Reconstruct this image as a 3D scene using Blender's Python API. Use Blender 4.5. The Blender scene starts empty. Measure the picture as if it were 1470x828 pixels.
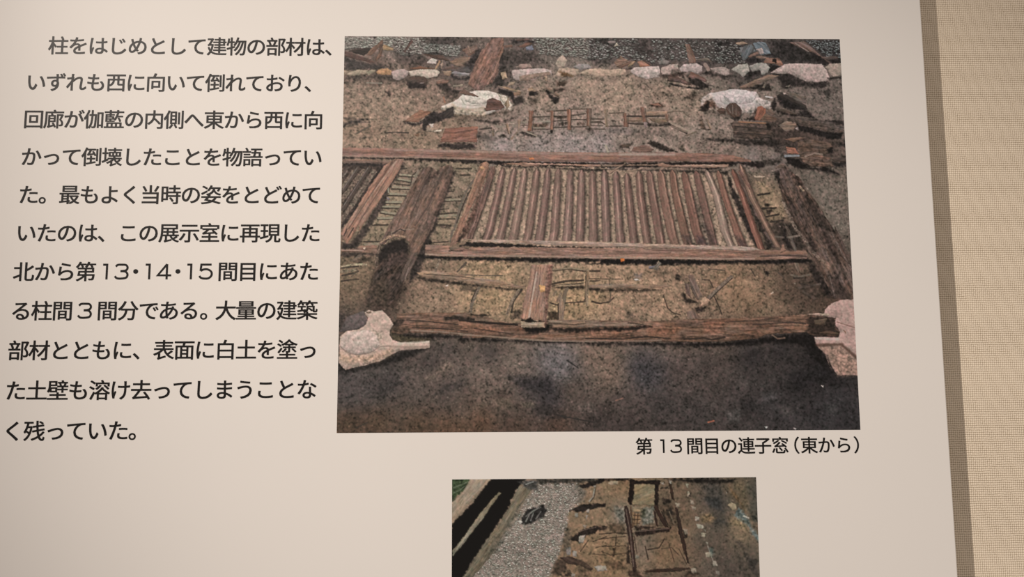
import bpy, math
import numpy as np
from mathutils import Matrix, Vector

# ------------------------------------------------------------------ camera, light, exposure
U = 0.36                      # metres across the large printed photograph
ZC, THICK = 1.52, 0.023      # height of the photograph's middle above the floor; board thickness
sc = bpy.context.scene; COL = sc.collection
sc.view_settings.view_transform = 'Standard'; sc.view_settings.look = 'None'
sc.view_settings.gamma = 1; sc.view_settings.use_curve_mapping = False; sc.view_settings.exposure = 0.0
def at(X, Y, out=0.0):        # a point of the board's face: X right, Y down in photograph widths from the photograph's top left corner
    return Vector(((X - .5) * U, -THICK - out, ZC - (Y - .39) * U))
cam = bpy.data.cameras.new('camera'); cam.sensor_width = 36; cam.lens = 36 * 1120 / 1470; cam.clip_start = .01
co = bpy.data.objects.new('camera', cam); COL.objects.link(co); sc.camera = co
RX, RY, RZ = (-0.111178, -0.024121, -0.001669)
TV = Vector((-0.334488, -0.50425, 1.56031))
def rot(rx, ry, rz):
    return Matrix.Rotation(rz, 3, 'Z') @ Matrix.Rotation(ry, 3, 'Y') @ Matrix.Rotation(rx, 3, 'X')
RM = rot(RX, RY, RZ)
cp = -(RM.transposed() @ TV)
def to_world(v): return Vector((v[0], v[2], -v[1]))
M = Matrix((to_world(RM[0]), -to_world(RM[1]), -to_world(RM[2]))).transposed()
co.matrix_world = Matrix.Translation(at(cp.x, cp.y, -cp.z * U)) @ M.to_4x4()

world = bpy.data.worlds.new('room_light'); sc.world = world; world.use_nodes = True
world.node_tree.nodes['Background'].inputs['Color'].default_value = (1.0, .845, .735, 1)
world.node_tree.nodes['Background'].inputs['Strength'].default_value = 0.345
def spot(name, loc, target, power, color, size, blend, radius):
    l = bpy.data.lights.new(name, 'SPOT'); l.energy = power; l.color = color; l.spot_size = math.radians(size); l.spot_blend = blend; l.shadow_soft_size = radius
    o = bpy.data.objects.new(name, l); COL.objects.link(o); o.location = loc
    o.rotation_euler = (Vector(target) - Vector(loc)).to_track_quat('-Z', 'Y').to_euler()
# the gallery's track spotlight, up to the left of the visitor
spot('track_spotlight', (-1.55, -1.60, 2.80), (.10, 0, 1.31), 252, (1.0, .885, .785), 24.5, 1.0, .012)

# ------------------------------------------------------------------ helpers
def nodes(name):
    m = bpy.data.materials.new(name); m.use_nodes = True; nt = m.node_tree
    return m, nt, nt.nodes['Principled BSDF']
def nd(nt, kind, **kw):
    n = nt.nodes.new(kind)
    for k, v in kw.items(): setattr(n, k, v)
    return n
def math_node(nt, op, a, b=None, c=None):
    n = nd(nt, 'ShaderNodeMath', operation=op)
    for i, v in enumerate((a, b, c)):
        if v is None: continue
        if isinstance(v, (int, float)): n.inputs[i].default_value = v
        else: nt.links.new(v, n.inputs[i])
    return n.outputs[0]
def mesh_object(name, verts, faces, mat, parent=None, label=None):
    me = bpy.data.meshes.new(name); me.from_pydata(verts, [], faces); me.materials.append(mat); me.update()
    o = bpy.data.objects.new(name, me); COL.objects.link(o)
    if parent: o.parent = parent
    if label: o['label'] = label
    return o

# ------------------------------------------------------------------ materials
def laminate():
    m, nt, b = nodes('satin_cream_laminate')
    tc = nd(nt, 'ShaderNodeTexCoord'); n = nd(nt, 'ShaderNodeTexNoise'); n.inputs['Scale'].default_value = 9; n.inputs['Detail'].default_value = 3
    nt.links.new(tc.outputs['Object'], n.inputs['Vector'])
    r = nd(nt, 'ShaderNodeValToRGB'); nt.links.new(n.outputs['Fac'], r.inputs['Fac'])
    r.color_ramp.elements[0].color = (.775, .765, .745, 1); r.color_ramp.elements[1].color = (.800, .785, .765, 1)
    nt.links.new(r.outputs['Color'], b.inputs['Base Color']); b.inputs['Roughness'].default_value = .42; b.inputs['Specular IOR Level'].default_value = .3
    return m
def ink():
    m, nt, b = nodes('black_printing_ink'); b.inputs['Roughness'].default_value = .42; b.inputs['Specular IOR Level'].default_value = .3
    tc = nd(nt, 'ShaderNodeTexCoord'); n = nd(nt, 'ShaderNodeTexNoise'); n.inputs['Scale'].default_value = 60; nt.links.new(tc.outputs['Object'], n.inputs['Vector'])
    r = nd(nt, 'ShaderNodeValToRGB'); nt.links.new(n.outputs['Fac'], r.inputs['Fac'])
    r.color_ramp.elements[0].color = (.003, .0025, .0025, 1); r.color_ramp.elements[1].color = (.005, .004, .004, 1)
    nt.links.new(r.outputs['Color'], b.inputs['Base Color'])
    return m
def photo_ink():
    m, nt, b = nodes('photographic_print'); b.inputs['Roughness'].default_value = .42; b.inputs['Specular IOR Level'].default_value = .3
    a = nd(nt, 'ShaderNodeVertexColor', layer_name='ink'); nt.links.new(a.outputs['Color'], b.inputs['Base Color'])
    return m
def fabric():
    m, nt, b = nodes('woven_beige_wall_fabric')
    tc = nd(nt, 'ShaderNodeTexCoord'); wob = nd(nt, 'ShaderNodeTexNoise'); wob.inputs['Scale'].default_value = 130; wob.inputs['Detail'].default_value = 2
    nt.links.new(tc.outputs['Object'], wob.inputs['Vector'])
    mix = nd(nt, 'ShaderNodeVectorMath', operation='MULTIPLY_ADD'); nt.links.new(wob.outputs['Color'], mix.inputs[0]); mix.inputs[1].default_value = (.0009, .0009, .0009); nt.links.new(tc.outputs['Object'], mix.inputs[2])
    xyz = nd(nt, 'ShaderNodeSeparateXYZ'); nt.links.new(mix.outputs[0], xyz.inputs[0])
    PX, PZ = .00148, .00162
    gx = math_node(nt, 'MULTIPLY', xyz.outputs['X'], math.pi / PX); gz = math_node(nt, 'MULTIPLY', xyz.outputs['Z'], math.pi / PZ)
    sx = math_node(nt, 'SINE', gx); sz = math_node(nt, 'SINE', gz)
    ax = math_node(nt, 'ABSOLUTE', sx); az = math_node(nt, 'ABSOLUTE', sz)            # thread profiles
    chk = math_node(nt, 'GREATER_THAN', math_node(nt, 'MULTIPLY', sx, sz), 0.0)       # over / under
    warp = math_node(nt, 'POWER', ax, .5); weft = math_node(nt, 'POWER', az, .5)
    h = math_node(nt, 'MULTIPLY', math_node(nt, 'ADD', warp, .25), math_node(nt, 'ADD', weft, .10))
    h2 = math_node(nt, 'ADD', math_node(nt, 'MULTIPLY', h, .85), math_node(nt, 'MULTIPLY', chk, .12))
    fib = nd(nt, 'ShaderNodeTexNoise'); fib.inputs['Scale'].default_value = 700; fib.inputs['Detail'].default_value = 2; nt.links.new(tc.outputs['Object'], fib.inputs['Vector'])
    h3 = math_node(nt, 'ADD', h2, math_node(nt, 'MULTIPLY', math_node(nt, 'SUBTRACT', fib.outputs['Fac'], .5), .5))
    r = nd(nt, 'ShaderNodeValToRGB'); nt.links.new(h3, r.inputs['Fac'])
    e = r.color_ramp.elements; e[0].position = .30; e[0].color = (.31, .24, .155, 1); e[1].position = 1.0; e[1].color = (.88, .785, .645, 1)
    k = e.new(.62); k.color = (.70, .605, .475, 1)
    nt.links.new(r.outputs['Color'], b.inputs['Base Color']); b.inputs['Roughness'].default_value = .9; b.inputs['Specular IOR Level'].default_value = .15
    bp = nd(nt, 'ShaderNodeBump'); bp.inputs['Strength'].default_value = .5; bp.inputs['Distance'].default_value = .0004
    nt.links.new(h3, bp.inputs['Height']); nt.links.new(bp.outputs['Normal'], b.inputs['Normal'])
    return m
LAM, INK, PRINT, FAB = laminate(), ink(), photo_ink(), fabric()

# ------------------------------------------------------------------ the wall
w = mesh_object('wall_back', [(-2.2, 0, 0), (2.2, 0, 0), (2.2, 0, 2.9), (-2.2, 0, 2.9), (-2.2, .08, 0), (2.2, .08, 0), (2.2, .08, 2.9), (-2.2, .08, 2.9)],
                [(0, 1, 2, 3), (5, 4, 7, 6), (0, 4, 5, 1), (3, 2, 6, 7), (0, 3, 7, 4), (1, 5, 6, 2)], FAB)
w['kind'] = 'structure'

# ------------------------------------------------------------------ the board
panel = bpy.data.objects.new('information_panel', None); COL.objects.link(panel)
panel['label'] = 'cream museum information board with Japanese text and excavation photographs on the fabric wall'; panel['category'] = 'sign'
def board(X0, X1, Y0, Y1, r=.0006):
    a, b = at(X0, Y1), at(X1, Y0); x0, x1, z0, z1, yf = a.x, b.x, a.z, b.z, -THICK; V = []; F = []
    rings = [(0, -0.0002), (0, yf + r), (r * .3, yf + r * .3), (r, yf)]
    for d, y in rings: V += [(x0 + d, y, z0 + d), (x1 - d, y, z0 + d), (x1 - d, y, z1 - d), (x0 + d, y, z1 - d)]
    for k in range(3):
        for i in range(4): j = (i + 1) % 4; F.append((4 * k + j, 4 * k + i, 4 * k + 4 + i, 4 * k + 4 + j))
    F.append((12, 13, 14, 15)); F.append((3, 2, 1, 0))
    return V, F
mid = at(.3, .8); panel.location = (mid.x, 0, mid.z)
bpy.context.view_layer.update()
def under(o, parent):         # parent without moving
    o.parent = parent; o.matrix_parent_inverse = Matrix.Translation(-Vector(panel.location))
    return o
V, F = board(-.82, 1.17110, -.33, 2.05)
bd = under(mesh_object('board', V, F, LAM), panel)

# ------------------------------------------------------------------ the writing
glyphs = {}
def glyph(ch):
    if ch not in glyphs:
        c = bpy.data.curves.new('glyph', 'FONT'); c.body = ch; c.resolution_u = 4; c.offset = 0
        o = bpy.data.objects.new('glyph', c); COL.objects.link(o); bpy.context.view_layer.update()
        e = o.evaluated_get(bpy.context.evaluated_depsgraph_get()); m = e.to_mesh()
        glyphs[ch] = (np.array([v.co[:2] for v in m.vertices]), [tuple(p.vertices) for p in m.polygons])
        e.to_mesh_clear(); bpy.data.objects.remove(o); bpy.data.curves.remove(c)
    return glyphs[ch]
def ribbon(P, w):             # one pen stroke of constant width
    P = np.array(P, float); D = np.diff(P, axis=0); D /= np.hypot(*D.T)[:, None]; N = np.stack([-D[:, 1], D[:, 0]], 1); V = []; F = []
    for i in range(len(P)):
        n = N[max(0, i - 1)] + N[min(len(N) - 1, i)]; n = n / np.hypot(*n); k = n @ N[min(len(N) - 1, i)]; n = n / max(.5, k)
        V += [P[i] + n * w / 2, P[i] - n * w / 2]
    for i in range(len(P) - 1): F.append((2 * i, 2 * i + 1, 2 * i + 3, 2 * i + 2))
    return np.array(V), F
def curve(P, n=8):            # smooth polyline through the points
    P = [np.array(p, float) for p in P]; out = []
    Q = [2 * P[0] - P[1]] + P + [2 * P[-1] - P[-2]]
    for i in range(1, len(Q) - 2):
        for t in np.linspace(0, 1, n, endpoint=False):
            out.append(.5 * (2 * Q[i] + (Q[i + 1] - Q[i - 1]) * t + (2 * Q[i - 1] - 5 * Q[i] + 4 * Q[i + 1] - Q[i + 2]) * t * t + (3 * Q[i] - Q[i - 1] - 3 * Q[i + 1] + Q[i + 2]) * t ** 3))
    out.append(P[-1]); return out
DIGITS = {'1': [[(-.13, .345), (.065, .345), (.065, -.39)]],
          '3': [curve([(-.30, .25), (-.20, .335), (0, .345), (.20, .325), (.28, .19), (.20, .06), (-.06, .02)]), curve([(-.06, .02), (.18, .0), (.29, -.14), (.23, -.30), (0, -.345), (-.22, -.33), (-.325, -.23)])],
          '4': [[(.15, .37), (-.29, -.19), (.37, -.19)], [(.15, .37), (.15, -.39)]],
          '5': [[(.27, .345), (-.23, .345), (-.26, .03)], curve([(-.26, .03), (-.10, .105), (.10, .10), (.27, -.02), (.28, -.20), (.14, -.335), (-.08, -.35), (-.24, -.31), (-.31, -.22)])]}
def write(name, chars, Yc, em, label):
    V = []; F = []
    for ch, X in chars:
        if ch in DIGITS: parts = [ribbon(s, .102) for s in DIGITS[ch]]; sx = sy = 1.0
        else:
            v, f = glyph(ch); v = v - [.5, .375]; sx, sy = 1.06, 1.03
            if ch in '（）': v = v - [(v[:, 0].min() + v[:, 0].max()) / 2, 0]
            if ch == '・': v = v * .95; v = v - [(v[:, 0].min() + v[:, 0].max()) / 2, 0]
            parts = [(v + [dx, dy], f) for dx, dy in ((0, 0), (-.012, -.009), (.012, -.009), (-.012, .009), (.012, .009))]   # the face is a medium weight
        for i, (v, f) in enumerate(parts):
            o = len(V)
            for x, y in v: V.append(tuple(at(X + x * sx * em, Yc - y * sy * em, .00012 + .00001 * i)))
            F += [tuple(o + k for k in q) for q in f]
    return under(mesh_object(name, V, F, INK, None, label), panel)
EM, PITCH, LEFT = .0388, .03885, -.60225
LINES = ['　柱をはじめとして建物の部材は、', 'いずれも西に向いて倒れており、', '回廊が伽藍の内側へ東から西に向', 'かって倒壊したことを物語ってい', 'た。最もよく当時の姿をとどめて',
         'いたのは、この展示室に再現した',
         [('北', 0), ('か', 1.015), ('ら', 2.03), ('第', 3.02), ('1', 3.98), ('3', 4.77), ('・', 5.455), ('1', 6.06), ('4', 6.83), ('・', 7.52), ('1', 8.10), ('5', 8.89), ('間', 9.97), ('目', 10.96), ('に', 11.96), ('あ', 12.96), ('た', 13.97)],
         [('る', 0), ('柱', 1), ('間', 2), ('3', 3.085), ('間', 4.17), ('分', 5.18), ('で', 6.19), ('あ', 7.16), ('る', 8.155), ('。', 9.19), ('大', 9.94), ('量', 10.93), ('の', 11.93), ('建', 12.92), ('築', 13.93)],
         '部材とともに、表面に白土を塗っ', 'た土壁も溶け去ってしまうことな', 'く残っていた。']
ORD = ['first, indented', 'second', 'third', 'fourth', 'fifth', 'sixth', 'seventh, with the numbers 13, 14 and 15,', 'eighth, with the numeral 3,', 'ninth', 'tenth', 'last, short']
for n, ln in enumerate(LINES):
    ch = [(c, i) for i, c in enumerate(ln) if c != '　'] if isinstance(ln, str) else ln
    write('text_line', [(c, LEFT + PITCH * k) for c, k in ch], .5492 + .0752 * (n - 7), EM, ORD[n] + ' line of the black Japanese text block')
CAP = ([('第', 0.58234), ('1', 0.61764), ('3', 0.64364), ('間', 0.67927), ('目', 0.712), ('の', 0.74476), ('連', 0.7785), ('子', 0.81039), ('窓', 0.84353), ('（', 0.87549), ('東', 0.89955), ('か', 0.9325), ('ら', 0.96603), ('）', 0.99084)], 0.81025, 0.03239)
write('caption', CAP[0], CAP[1], CAP[2], 'black Japanese caption with the number 13 under the large photograph')

# ---------------------------------------------------------------- printed pictures: an ink painter on a regular dot grid
rng = np.random.default_rng(7)
def vnoise(X, Y, seed):                                   # smooth value noise in [-1, 1]
    r = np.random.default_rng(seed); T = r.random((64, 64)) * 2 - 1
    xi = np.floor(X).astype(int); yi = np.floor(Y).astype(int); fx = X - xi; fy = Y - yi
    fx = fx * fx * (3 - 2 * fx); fy = fy * fy * (3 - 2 * fy)
    a = T[yi % 64, xi % 64]; b = T[yi % 64, (xi + 1) % 64]; c = T[(yi + 1) % 64, xi % 64]; d = T[(yi + 1) % 64, (xi + 1) % 64]
    return (a * (1 - fx) + b * fx) * (1 - fy) + (c * (1 - fx) + d * fx) * fy
def fbm(X, Y, seed, n=3):
    v = 0; k = 1.0
    for i in range(n): v = v + k * vnoise(X * 2 ** i + 7.3 * i, Y * 2 ** i + 3.1 * i, seed + i); k *= .6
    return v / 1.6
def tone(c): c = np.array(c, float); l = c @ [.3, .59, .11]; return (l + (c - l) * .86) * [1.0, .98, .96]
TINT = np.array([1.015, .974, .978])
class Ink:
    def __init__(s, w, h, k=1.0):
        s.k = k
        s.w, s.h = w, h; s.im = np.zeros((h, w, 3)); s.ids = np.full((h, w), '', dtype='<U12'); s.seed = 100; s.grounds = []
        r = np.random.default_rng(3); s.N = []
        for k in (1, 3, 14):
            n = r.standard_normal((h, w))
            for i in range(k): n = sum(np.roll(n, j, 0) * q for j, q in ((-1, .25), (0, .5), (1, .25))); n = sum(np.roll(n, j, 1) * q for j, q in ((-1, .25), (0, .5), (1, .25)))
            s.N.append(n / n.std())
        Y, X = np.mgrid[0:h, 0:w].astype(float); s.big = fbm(X / 26, Y / 18, 31); s.clump = fbm(X / 15, Y / 10, 51)
    def gain(s, opt): return 1.06 if float(opt.split(',')[0]) > 100 else .94
    def box(s, P, m):
        x0 = max(0, int(P[:, 0].min() - m)); x1 = min(s.w, int(P[:, 0].max() + m) + 2)
        y0 = max(0, int(P[:, 1].min() - m)); y1 = min(s.h, int(P[:, 1].max() + m) + 2)
        if x1 <= x0 or y1 <= y0: return None
        Y, X = np.mgrid[y0:y1, x0:x1].astype(float)
        return (slice(y0, y1), slice(x0, x1)), X, Y
    def sdf(s, P, X, Y, closed=True):
        n = len(P); d = np.full(X.shape, 1e9); ins = np.zeros(X.shape, bool)
        for i in range(n if closed else n - 1):
            ax, ay = P[i]; bx, by = P[(i + 1) % n]; ex, ey = bx - ax, by - ay
            t = np.clip(((X - ax) * ex + (Y - ay) * ey) / (ex * ex + ey * ey + 1e-9), 0, 1)
            d = np.minimum(d, (X - ax - t * ex) ** 2 + (Y - ay - t * ey) ** 2)
            if closed: ins ^= ((ay > Y) != (by > Y)) & (X < (bx - ax) * (Y - ay) / (by - ay + 1e-12) + ax)
        d = np.sqrt(d)
        return np.where(ins, -d, d) if closed else d
    def put(s, sl, col, al, id=None):
        s.im[sl] = s.im[sl] * (1 - al[..., None]) + col * al[..., None]
        if id is not None: s.ids[sl][al > .5] = id
        elif id is None: pass
    def ground(s):                                        # soft blend of the colours seen at scattered points
        st = 4; Y, X = np.mgrid[0:s.h + st:st, 0:s.w + st:st].astype(float); A = np.zeros(X.shape + (3,)); W = np.zeros(X.shape)
        for x, y, c in s.grounds:
            d = (X - x) ** 2 + (Y - y) ** 2; wt = 1 / (d + 160) ** 1.5; A += wt[..., None] * c; W += wt
        A /= W[..., None]
        yy = np.arange(s.h) / st; xx = np.arange(s.w) / st; yi = yy.astype(int); xi = xx.astype(int); fy = (yy - yi)[:, None, None]; fx = (xx - xi)[None, :, None]
        s.im = (A[yi][:, xi] * (1 - fx) + A[yi][:, xi + 1] * fx) * (1 - fy) + (A[yi + 1][:, xi] * (1 - fx) + A[yi + 1][:, xi + 1] * fx) * fy
        s.im *= s.grain()[..., None] * TINT
    def grain(s, sl=slice(None), k=1.0):
        a, b, c = s.N[0][sl], s.N[1][sl], s.N[2][sl]
        n = .055 * a + .065 * b + .055 * c + .10 * s.big[sl]
        n -= .115 * np.clip(-a - .75 + .7 * s.clump[sl] - .3 * b, 0, 1.6) + .08 * np.clip(-b - 1.0 + .8 * s.clump[sl], 0, 1.2)
        n += .14 * np.clip(a - 1.8, 0, 2)
        return 1 + k * s.k * n
    def area(s, op, o, P):
        s.seed += 13; c = tone(o['c']) if op == 'W' else np.array(o['c'], float) * ([1.0, .975, .98] if op == 'S' else 1.0); f = o.get('f', 3.0 if op == 'K' else 1.0); b = s.box(P, f + 3)
        if b is None: return
        sl, X, Y = b; d = s.sdf(P, X, Y)
        rough = {'W': .9, 'S': .8, 'K': .9 + .16 * f, 'F': 2.5}[op]
        d = d + rough * fbm(X / 5, Y / 4, s.seed) + .4 * rough * fbm(X / 1.8, Y / 1.8, s.seed + 5)
        al = np.clip(.5 - d / f, 0, 1)
        if op == 'K':
            t = 1 + .10 * s.N[0][sl] + .14 * s.N[1][sl]; d = d + .35 * s.N[1][sl]; al = np.clip(.5 - d / (1.35 * f), 0, 1); al = al * al * (3 - 2 * al) * o.get('a', .92)
            t = np.maximum(t, .3)
            s.put(sl, c * t[..., None], al, '' if (al.max() > .85 and f < 5) else None); return
        if op == 'F': s.put(sl, c * TINT * s.grain(sl)[..., None], al); return
        gy, gx = np.gradient(d); up = np.clip(-gy, -1, 1)
        if op == 'W':
            Q = P - P.mean(0); seg = np.roll(P, -1, 0) - P; L = np.hypot(*seg.T) + 1e-6
            C = (seg.T * L ** .5) @ (seg / L[:, None]); ev, V = np.linalg.eigh(C + C.T); ax = V[:, 1]
            u = X * ax[0] + Y * ax[1]; v = -X * ax[1] + Y * ax[0]; sc = o.get('s', 1.0)
            v = v + 1.2 * fbm(u / 30, v / 12, s.seed + 1)
            a = 1.35 * o.get('a', .2); n = fbm(u / (26 * sc), v / (2.6 * sc), s.seed + 3); m = fbm(u / 7, v / 1.3, s.seed + 7)
            qk = o.get('q', 0); fb = fbm(u / 6, v / 1.9, s.seed + 21)
            t = 1 + a * (.9 * n + .55 * m) + .022 * s.N[0][sl] + (.02 + .05 * qk) * s.N[1][sl] + .11 * qk * fb - .30 * qk * np.clip(fbm(u / 4.5, v / 2.2, s.seed + 23) - .12 + .25 * s.clump[sl] - .15 * s.N[1][sl], 0, 1.2)
            t -= .9 * a * np.clip(fbm(u / (18 * sc), v / (1.7 * sc), s.seed + 11) - .45, 0, 1)
            t = t + .16 * up * np.exp(d / 1.6) - .14 * np.exp(d / 1.0)
            col = c * t[..., None]; w = .05 * fbm(u / 20, v / 5, s.seed + 15); col = col * (1 + np.stack([w, 0 * w, -w], -1))
        else:
            a = o.get('a', .11)
            t = 1 + a * fbm(X / 7, Y / 5, s.seed + 3) + .4 * a * s.N[0][sl] + .35 * a * s.N[1][sl]
            r = max(2.0, min(6.0, np.ptp(P[:, 1]) * .16))
            t = t + .24 * np.clip(up, -1, .35) * np.exp(d / r) - .10 * np.exp(d / .9)
            col = c * t[..., None]
        s.put(sl, col, al, o.get('id', ''))
    def bar(s, o, P):                                      # lattice bar: tip, then left/right pairs downwards
        s.seed += 13; c = tone(o['c']); tip, pr = P[0], P[1:]; Lf = pr[0::2]; Rt = pr[1::2]; n = len(Lf)
        w0 = Rt[0] - Lf[0]; k = (tip + .16 * ((Lf[0] + Rt[0]) / 2 - tip)); sh = .40 * w0
        Lp = np.vstack([tip[None], (k - sh)[None], Lf]); Rp = np.vstack([tip[None], (k + sh)[None], Rt])
        b = s.box(np.vstack([Lp, Rp]), 6)
        if b is None: return
        sl, X, Y = b
        xl = np.interp(Y, Lp[:, 1], Lp[:, 0]); xr = np.interp(Y, Rp[:, 1], Rp[:, 0]); wob = .4 * fbm(X / 30, Y / 9, s.seed)
        xl = xl + wob - .7; xr = xr + wob + .7 + .5 * fbm(X / 20, Y / 5, s.seed + 3); wd = np.maximum(xr - xl, .3)
        ybot = np.interp(X, [min(Lp[-1, 0], Rp[-1, 0] - .1), Rp[-1, 0]], [Lp[-1, 1], Rp[-1, 1]])
        iny = np.clip(Y - tip[1] + .5, 0, 1) * np.clip(ybot - Y + .5, 0, 1)
        shd = iny * np.clip((X - xr) / 1 + .5, 0, 1) * np.clip(1 - (X - xr) / 3.2, 0, 1) * .75
        shd = np.maximum(shd, iny * np.clip(1 - (xl - X) / 1.6, 0, 1) * (X < xl) * .55)
        s.put(sl, np.array([62., 54, 49]), shd)
        q = (X - xl) / wd; al = np.clip(X - xl + .5, 0, 1) * np.clip(xr - X + .5, 0, 1) * iny
        h = o.get('h', .45); v = (X - xl)
        t = np.where(q < h, .90 + .06 * q / h, .97 - .24 * (q - h) / max(1e-3, 1 - h))
        t = t + .26 * np.exp(-((q - h) * wd / 1.2) ** 2) * (.65 + .7 * vnoise(Y / 18, Y * 0, s.seed + 4)) - .22 * np.exp(-q * wd / .9) - .30 * np.exp(-(1 - q) * wd / 1.1)
        t = t + .13 * fbm(v / 1.5, Y / 16, s.seed + 6) + .02 * s.N[0][sl] + .015 * s.N[1][sl] - .14 * np.clip(fbm(v / 1.6, Y / 10, s.seed + 9) - .5, 0, 1)
        s.put(sl, c * t[..., None], al, o.get('id', ''))
    def line(s, o, P):
        s.seed += 13; c = np.array(o['c'], float); c = c @ [.3, .59, .11] * .22 + c * .78; w = o.get('w', 1.5); f = o.get('f', 1.0); g = o.get('g', 0); b = s.box(P, w + f + 3)
        if b is None: return
        sl, X, Y = b; d = s.sdf(P, X, Y, False) - w / 2 * (1 + .35 * fbm(X / 6, Y / 6, s.seed))
        d = d + .35 * fbm(X / 2.5, Y / 2.5, s.seed + 3)
        t = 1 + (.12 + g) * fbm(X / 2.4, Y / 2.4, s.seed + 5)
        s.put(sl, c * t[..., None], np.clip(.5 - d / f, 0, 1) * o.get('a', .9))
    def pebbles(s, o, P):
        s.seed += 13; r = np.random.default_rng(s.seed); lo = np.array(o['lo'], float); hi = np.array(o['hi'], float)
        s.area('F', dict(c=o['base'], f=6), P); x0, y0 = P.min(0); x1, y1 = P.max(0); k = 0; want = int(o['n'])
        xy = r.random((want * 4, 2)) * [x1 - x0, y1 - y0] + [x0, y0]
        xy = xy[s.sdf(P, xy[:, 0][None], xy[:, 1][None])[0] < 0]; xy = xy[:want]
        for x, y in xy:
            rr = r.uniform(*o['r']); ax, ay = rr * r.uniform(1.0, 1.8), rr * r.uniform(.6, 1.0)
            b = s.box(np.array([[x - ax, y - ay], [x + ax, y + ay]]), 2); q = r.random() ** 1.6; c = lo + (hi - lo) * q
            if b is None: continue
            sl, X, Y = b; e = np.hypot((X - x) / ax, (Y - y) / ay); al = np.clip((1.15 - e) * 1.6, 0, 1)
            sh = np.clip((1.2 - np.hypot((X - x) / ax, (Y - y - ay * .9) / ay)) * 1.4, 0, .32)
            s.put(sl, np.array([46., 43, 41]), sh); s.put(sl, c * (1 - .12 * (Y - y)[..., None] / ay), al)
    def run(s, prog):
        ops = []
        for ln in prog.strip().split('\n'):
            op, opt, pts = ln.split('|')
            P = np.array([float(v) for v in pts.replace(',', ' ').split()]).reshape(-1, 2) / 2
            if op == 'G':
                for x, y in P: s.grounds.append((x, y, np.array([float(v) for v in opt.split(',')]) * s.gain(opt)))
                continue
            o = {}
            for kv in opt.split():
                a, b = kv.split('=')
                o[a] = b if a == 'id' else tuple(map(float, b.split('-'))) if a == 'r' else tuple(map(float, b.split(','))) if ',' in b else float(b)
            ops.append((op, o, P))
        s.ground()
        for op, o, P in ops:
            if op == 'B': s.pebbles(o, P)
            elif op == 'R': s.bar(o, P)
            elif op == 'L': s.line(o, P)
            else: s.area(op, o, P)
        b = s.im
        for i in range(2): b = sum(np.roll(b, j, 0) * q for j, q in ((-1, .25), (0, .5), (1, .25))); b = sum(np.roll(b, j, 1) * q for j, q in ((-1, .25), (0, .5), (1, .25)))
        s.im = s.im + .6 * (s.im - b)
        s.im *= 1 + .012 * np.stack([s.N[1], -.5 * s.N[1], 0 * s.N[1]], -1)
        return s.im.clip(6, 250)

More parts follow.
